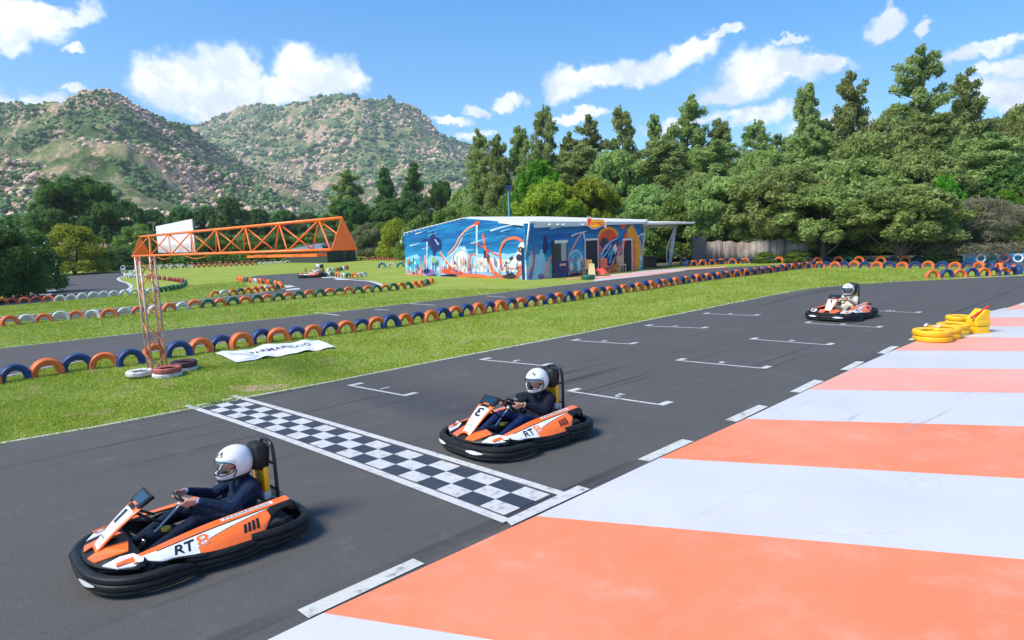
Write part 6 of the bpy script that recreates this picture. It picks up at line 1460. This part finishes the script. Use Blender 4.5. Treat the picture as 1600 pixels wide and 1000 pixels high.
def proto_conifer(seed, m, n=13000, wid=.17, base=.18, tiers=15, dense=1.0, droop=.0, lw=.0050, ll=.011):
    R = np.random.default_rng(seed); cs, rs, br = [], [], []
    ben = [(0, 0, 0), (R.normal(0, .012), R.normal(0, .012), .5), (R.normal(0, .03), R.normal(0, .03), .985)]
    P = catmull(ben, 14); br.append((ben, .013, .002))
    for k in range(tiers * 9):
        t = R.random() ** 1.0; z = lerp(base, .97, t); c = P[min(len(P) - 1, int(z * (len(P) - 1)))]
        if R.random() > dense: continue
        w = wid * (1.05 - t) ** .62 * R.uniform(.45, 1.2) + .01; a = R.uniform(0, 6.283); L_ = w; e = Vector((math.cos(a) * L_, math.sin(a) * L_, L_ * R.uniform(.15, .9) * .55 - droop)); st = Vector((c.x, c.y, z - .02))
        br.append(([st, st + e * .5 + Vector((0, 0, -.008)), st + e], .0032, .0008))
        for f in (.35, .62, .85, 1.0):
            q = st + e * f; cs.append((q.x + R.normal(0, .008), q.y + R.normal(0, .008), q.z + .006)); rs.append((.017 + .030 * (1 - t)) * R.uniform(.7, 1.3) * (1.15 if f > .6 else .8))
    for q in (.93, .955, .975): cs.append((P[-1].x, P[-1].y, q)); rs.append(.012)
    return trunk_mesh('trunk', br), crown_mesh('crown', m, cs, rs, n, lw, ll, seed, shell=.95, squash=(1, 1, 1.05), upb=.3)
PR = {}
for i in range(3): PR['olive%d' % i] = proto_broad(40 + i, L_olive, 64000, 176, low=.16, lw=.0095, ll=.017)
for i in range(2): PR['yellow%d' % i] = proto_broad(50 + i, L_yel, 55000, 150, low=.12, lw=.0095, ll=.016)
PR['dark0'] = proto_broad(60, L_dark, 60000, 170, low=.10, lw=.008, ll=.015); PR['dark1'] = proto_broad(61, L_dark, 45000, 120, low=.15, lw=.010, ll=.017)
PR['bright0'] = proto_broad(65, L_bri, 40000, 120, low=.10, lw=.013, ll=.018)
PR['hedge0'] = proto_bush(70, L_hedge, 15000, lw=.015, ll=.026); PR['hedge1'] = proto_bush(71, L_hedge, 15000, lw=.015, ll=.026); PR['sage0'] = proto_bush(72, L_sage, 16000, lw=.011, ll=.03)
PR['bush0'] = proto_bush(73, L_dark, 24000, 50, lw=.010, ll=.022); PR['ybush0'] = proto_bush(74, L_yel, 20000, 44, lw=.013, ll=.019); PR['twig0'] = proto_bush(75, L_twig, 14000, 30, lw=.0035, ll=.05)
for i in range(4): PR['pine%d' % i] = proto_conifer(80 + i, L_pine, 62000, (.20, .23, .18, .24)[i], (.04, .06, .03, .05)[i], (17, 15, 18, 14)[i], (.85, .75, .9, .8)[i])
PR['cyp0'] = proto_conifer(90, L_dark, 15000, .17, .05, 22, 1.0, lw=.007, ll=.014)
tree_n = [0]
def tree(kind, px, dep, top, wid, label, cat='tree', group=None, name=None, zrot=None, base=0.0, depth_k=1.0):
    """px = image column of the trunk, dep = distance ahead in metres, top = image row of the tip, wid = crown width in image px"""
    p = AT(px, HY(px), dep); zt = AT(px, top, dep).z; w = wid / CF * dep * math.sqrt(1 + ((px - 800) / CF) ** 2) ** .0
    nm = name or {'pine': 'pine_tree', 'cyp': 'cypress_tree', 'hedge': 'shrub', 'sage': 'shrub', 'bush': 'shrub', 'ybush': 'shrub', 'twig': 'dry_bush'}.get(kind.rstrip('0123'), 'tree')
    e = empty(nm, (p.x, dep, base), random.uniform(0, 6.28) if zrot is None else zrot); tm, cm = PR[kind]
    cw = {'pine': .40, 'cyp': .34}.get(kind.rstrip('0123'), .98); e.scale = (w / cw, w / cw * depth_k, (zt - base) / 1.0)
    for n_, me in (('trunk', tm), ('crown', cm)):
        o = bpy.data.objects.new(n_, me); COL.objects.link(o); o.parent = e
    tag(e, label, cat, group)
GR = 'trees behind the far tyre row'
# front rank on the right
for k, px, dep, top, wid, lab in [
    ('olive0', 1135, 53, 268, 150, 'grey-green broad tree just right of the lean-to canopy'), ('olive1', 1215, 50, 250, 190, 'large grey-green tree above the cane fence'),
    ('olive2', 1290, 47, 285, 190, 'spreading grey-green tree in front with a dark trunk, right of the cane fence'), ('olive0', 1415, 44, 282, 210, 'spreading grey-green tree with forked pale trunks behind the far tyre row'),
    ('olive1', 1330, 54, 238, 210, 'tall rounded grey-green tree behind the two spreading ones'), ('olive2', 1430, 52, 228, 170, 'rounded olive tree below the tallest pine'),
    ('bright0', 1478, 47, 262, 60, 'bright green creeper covered tree at the right of the olive trees'), ('twig0', 1520, 43, 300, 150, 'dry brown leafless bush at the right edge'),
    ('olive0', 1100, 58, 262, 120, 'grey-green tree behind the canopy roof'), ('bright0', 1570, 48, 288, 80, 'bright green leafy tree above the dry bush'), ('hedge0', 1590, 43, 350, 110, 'dark green shrub above the blue barrier'), ('dark1', 1620, 50, 240, 200, 'dark green tree at the right edge of the picture'), ('twig0', 1600, 44, 312, 110, 'second dry brown bush at the far right edge')]:
    tree(k, px, dep, top, wid, lab, 'bush' if k.startswith(('twig', 'hedge')) else 'tree', GR)
for k, px, dep, top, wid, lab in [
    ('yellow0', 860, 58, 270, 130, 'yellow-green tree directly behind the mural building, left one'), ('yellow1', 925, 60, 272, 130, 'yellow-green tree directly behind the mural building, right one'), ('olive2', 1010, 60, 285, 130, 'grey-green tree behind the flame shaped sign'),
    ('bright0', 845, 66, 238, 95, 'vivid green tree standing behind the yellow-green ones'), ('hedge1', 985, 55, 318, 110, 'dark green shrub behind the roof of the mural building'), ('hedge0', 1060, 56, 300, 110, 'green shrub above the canopy beams')]:
    tree(k, px, dep, top, wid, lab, 'bush' if k.startswith('hedge') else 'tree', 'trees behind the mural building')
GP = 'tall thin pines on the skyline'
for i, (k, px, dep, top, wid, lab) in enumerate([
    ('pine0', 757, 84, 200, 62, 'leftmost skyline pine beside the mountain slope'), ('pine1', 783, 82, 207, 58, 'thin skyline pine, second from the left'), ('pine2', 818, 82, 193, 62, 'thin skyline pine left of the tallest in the left group'), ('pine3', 856, 80, 158, 66, 'tall airy skyline pine above the vivid green tree'),
    ('pine0', 893, 80, 205, 70, 'bushy skyline pine right of the vivid green tree'), ('pine1', 926, 80, 174, 76, 'pointed skyline pine above the left yellow-green tree'), ('pine3', 972, 78, 160, 78, 'broad headed skyline pine above the flame shaped sign'), ('pine2', 1018, 78, 174, 50, 'slim skyline pine between two broader ones'),
    ('pine1', 1075, 74, 146, 86, 'tall leaning skyline pine above the canopy'), ('pine0', 1040, 80, 200, 80, 'lower bushy skyline pine left of the canopy pine'), ('pine2', 1125, 74, 182, 74, 'skyline pine right of the canopy pine'), ('pine3', 1180, 72, 182, 80, 'short dense skyline pine above the cane fence'),
    ('pine2', 1254, 68, 124, 76, 'airy skyline pine standing alone above the fence'), ('pine1', 1330, 66, 106, 92, 'tall bushy skyline pine left of the tallest'), ('pine3', 1428, 62, 64, 118, 'tallest pine of all with an open crown at the right'), ('pine0', 1490, 64, 106, 96, 'dense skyline pine right of the tallest'),
    ('pine2', 1290, 70, 180, 80, 'low skyline pine between the airy and bushy ones'), ('pine0', 1380, 70, 160, 90, 'low skyline pine just left of the tallest'), ('pine3', 1215, 72, 205, 80, 'low skyline pine above the grey-green trees')]):
    tree(k, px, dep, top, wid, lab, 'pine tree', GP)
for k, px, dep, top, wid, lab in [('olive0', 1530, 66, 175, 130, 'rounded green pine right of the dense skyline pine'), ('olive2', 1585, 64, 155, 140, 'rounded green pine at the top right edge'), ('dark1', 1660, 60, 150, 150, 'dark tree beyond the right edge'),
    ('pine1', 900, 74, 222, 120, 'mid green tree below the skyline pines, left one'), ('olive0', 960, 72, 225, 120, 'mid green tree below the skyline pines, middle one'), ('pine2', 1040, 70, 215, 130, 'mid green tree below the skyline pines, above the canopy'), ('pine3', 1120, 68, 215, 130, 'feathery green tree below the leaning pine'), ('olive1', 1190, 64, 222, 130, 'mid green tree below the short dense pine'), ('pine1', 1270, 62, 190, 140, 'feathery green tree below the airy pine'), ('olive0', 1350, 60, 195, 140, 'mid green tree below the bushy skyline pine'), ('pine2', 1440, 58, 175, 150, 'feathery green tree below the tallest pine'), ('olive1', 1500, 56, 205, 140, 'green tree behind the bright creeper'), ('pine0', 1560, 54, 205, 150, 'feathery tree above the dry brown bush')]:
    tree(k, px, dep, top, wid, lab, 'tree', 'second rank of trees')
for px, dep, top, w, lab in [(1196, 48.5, 392, 46, 'low green shrub hanging over the cane fence end'), (1246, 47.5, 388, 50, 'green shrub in the gap right of the cane fence'), (1476, 42.5, 384, 60, 'low green shrub between the forked tree and the dry bush'), (1330, 46.5, 392, 44, 'small green shrub between the two spreading trees')]:
    tree('hedge1', px, dep, top, w, lab, 'bush')
# dark understorey behind the trunks
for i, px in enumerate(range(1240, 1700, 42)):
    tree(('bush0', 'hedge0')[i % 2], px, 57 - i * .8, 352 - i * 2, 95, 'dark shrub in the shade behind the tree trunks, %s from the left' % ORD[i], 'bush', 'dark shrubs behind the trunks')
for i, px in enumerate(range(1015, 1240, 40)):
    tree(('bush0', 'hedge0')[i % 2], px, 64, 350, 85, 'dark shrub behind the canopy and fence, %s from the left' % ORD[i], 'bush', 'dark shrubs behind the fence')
# left and middle
tree('dark0', 122, 105, 264, 172, 'large dark dome shaped tree at the left below the hill', 'tree'); tree('dark1', 172, 102, 310, 90, 'dark green tree at the right side of the big dome', 'tree')
tree('ybush0', 112, 70, 346, 110, 'rounded yellow-green bush beside the far bend', 'bush'); tree('bush0', 158, 76, 385, 60, 'low green shrub right of the yellow-green bush', 'bush'); tree('bush0', 187, 86, 385, 50, 'low dark shrub near the dark blue barrier', 'bush')
tree('bush0', 4, 39, 348, 112, 'large dark flowering shrub at the left edge', 'bush'); tree('bush0', -80, 36, 335, 160, 'dark shrub partly outside the left edge', 'bush'); tree('bush0', 60, 50, 396, 50, 'low dark shrub at the corner of the far bend', 'bush')
tree('hedge0', 218, 96, 346, 80, 'pale green bush left of the white board', 'bush')
for i, (px, dep, top, w) in enumerate([(255, 90, 362, 80), (300, 90, 366, 80), (345, 90, 362, 80), (390, 90, 360, 80), (432, 92, 362, 80), (475, 94, 360, 80), (515, 92, 366, 60)]):
    tree(('bush0', 'hedge1')[i % 2], px, dep, top, w, 'dark hedge bush behind the far lawn, %s from the left' % ORD[i], 'bush', 'hedge behind the far lawn')
for i, (px, dep, top, w) in enumerate([(212, 160, 312, 60), (245, 165, 322, 60), (285, 158, 318, 62), (325, 160, 318, 60), (362, 150, 302, 70), (405, 165, 322, 60), (445, 165, 324, 60), (485, 165, 328, 60), (30, 130, 330, 90), (-30, 130, 322, 90), (520, 160, 335, 60)]):
    tree('dark1', px, dep, top, w, 'low dark pine in the distant belt, %s one' % ORD[i], 'tree', 'distant belt of dark trees')
tree('pine1', 548, 130, 262, 66, 'dark pine left of the two distant cypresses', 'pine tree'); tree('cyp0', 607, 140, 258, 46, 'slim distant cypress, left one', 'cypress'); tree('cyp0', 651, 135, 250, 50, 'taller dark cypress, right one', 'cypress'); tree('dark1', 692, 130, 276, 66, 'dark rounded tree right of the cypresses', 'tree')
tree('dark1', 545, 125, 305, 100, 'dark tree at the foot of the distant pine', 'tree'); tree('dark1', 620, 125, 305, 110, 'dark tree at the foot of the cypresses', 'tree'); tree('olive1', 735, 88, 285, 90, 'green tree left of the lamp mast', 'tree')
tree('sage0', 572, 88, 342, 62, 'pale sage green bush right of the gantry end', 'bush'); tree('ybush0', 618, 84, 338, 66, 'yellow-green bush beside the mural building', 'bush'); tree('sage0', 505, 98, 352, 60, 'pale sage bush behind the shed', 'bush')
for i, (px, dep, top, w) in enumerate([(595, 90, 345, 70), (655, 72, 330, 76), (700, 64, 318, 80), (745, 62, 308, 80), (790, 62, 300, 76)]):
    tree(('hedge0', 'hedge1')[i % 2], px, dep, top, w, 'green shrub behind the low end of the mural building, %s from the left' % ORD[i], 'bush', 'shrubs behind the mural building')
# small white oleander flowers on the left shrub
R9 = np.random.default_rng(5); V = []; F = []; fs = empty('oleander_shrub', AT(46, HY(46), 43), 0); fs.location.z = 0
for i in range(150):
    c = np.array([R9.normal(0, 1.1), R9.normal(-.9, .5), abs(R9.normal(2.3, 1.0))]); n_ = R9.normal(0, 1, 3); n_ /= np.linalg.norm(n_); a = np.cross(n_, [0, 0, 1.0]); a /= np.linalg.norm(a) + 1e-6; b = np.cross(n_, a); s_ = .05; o = len(V)
    V += [c + a * s_, c + b * s_, c - a * s_, c - b * s_]; F.append((o, o + 1, o + 2, o + 3))
me = mesh_np('flowers', np.array(V), np.array(F), [flat('petal_white', (.7, .62, .65))]); link(bpy.data.objects.new('flowers', me), fs)
for n_, me in zip(('trunk', 'crown'), PR['bush0']):
    o = bpy.data.objects.new(n_, me); COL.objects.link(o); o.parent = fs; o.scale = (4.0, 3.2, 4.2)
tag(fs, 'dark oleander with small pale flowers at the left bend', 'bush')
# ==================================================================== HAZE
hz = MB(); hz.box((0, 1200, 309), (9000, 3600, 620)); ho = hz.build('haze', [])
mh = bpy.data.materials.new('haze'); mh.use_nodes = True; ht = NT(mh.node_tree); ht.n.remove(ht.n['Principled BSDF'])
pv = ht.new('ShaderNodeVolumePrincipled'); pv.inputs['Color'].default_value = (.82, .90, 1.0, 1); pv.inputs['Density'].default_value = .00021; pv.inputs['Anisotropy'].default_value = .2
ht.link(pv.outputs[0], ht.n['Material Output'].inputs['Volume']); ho.data.materials.append(mh)
tag(ho, kind='stuff'); tag(ho, 'thin pale blue haze over the distant hills', 'haze')
S.cycles.volume_bounces = 0
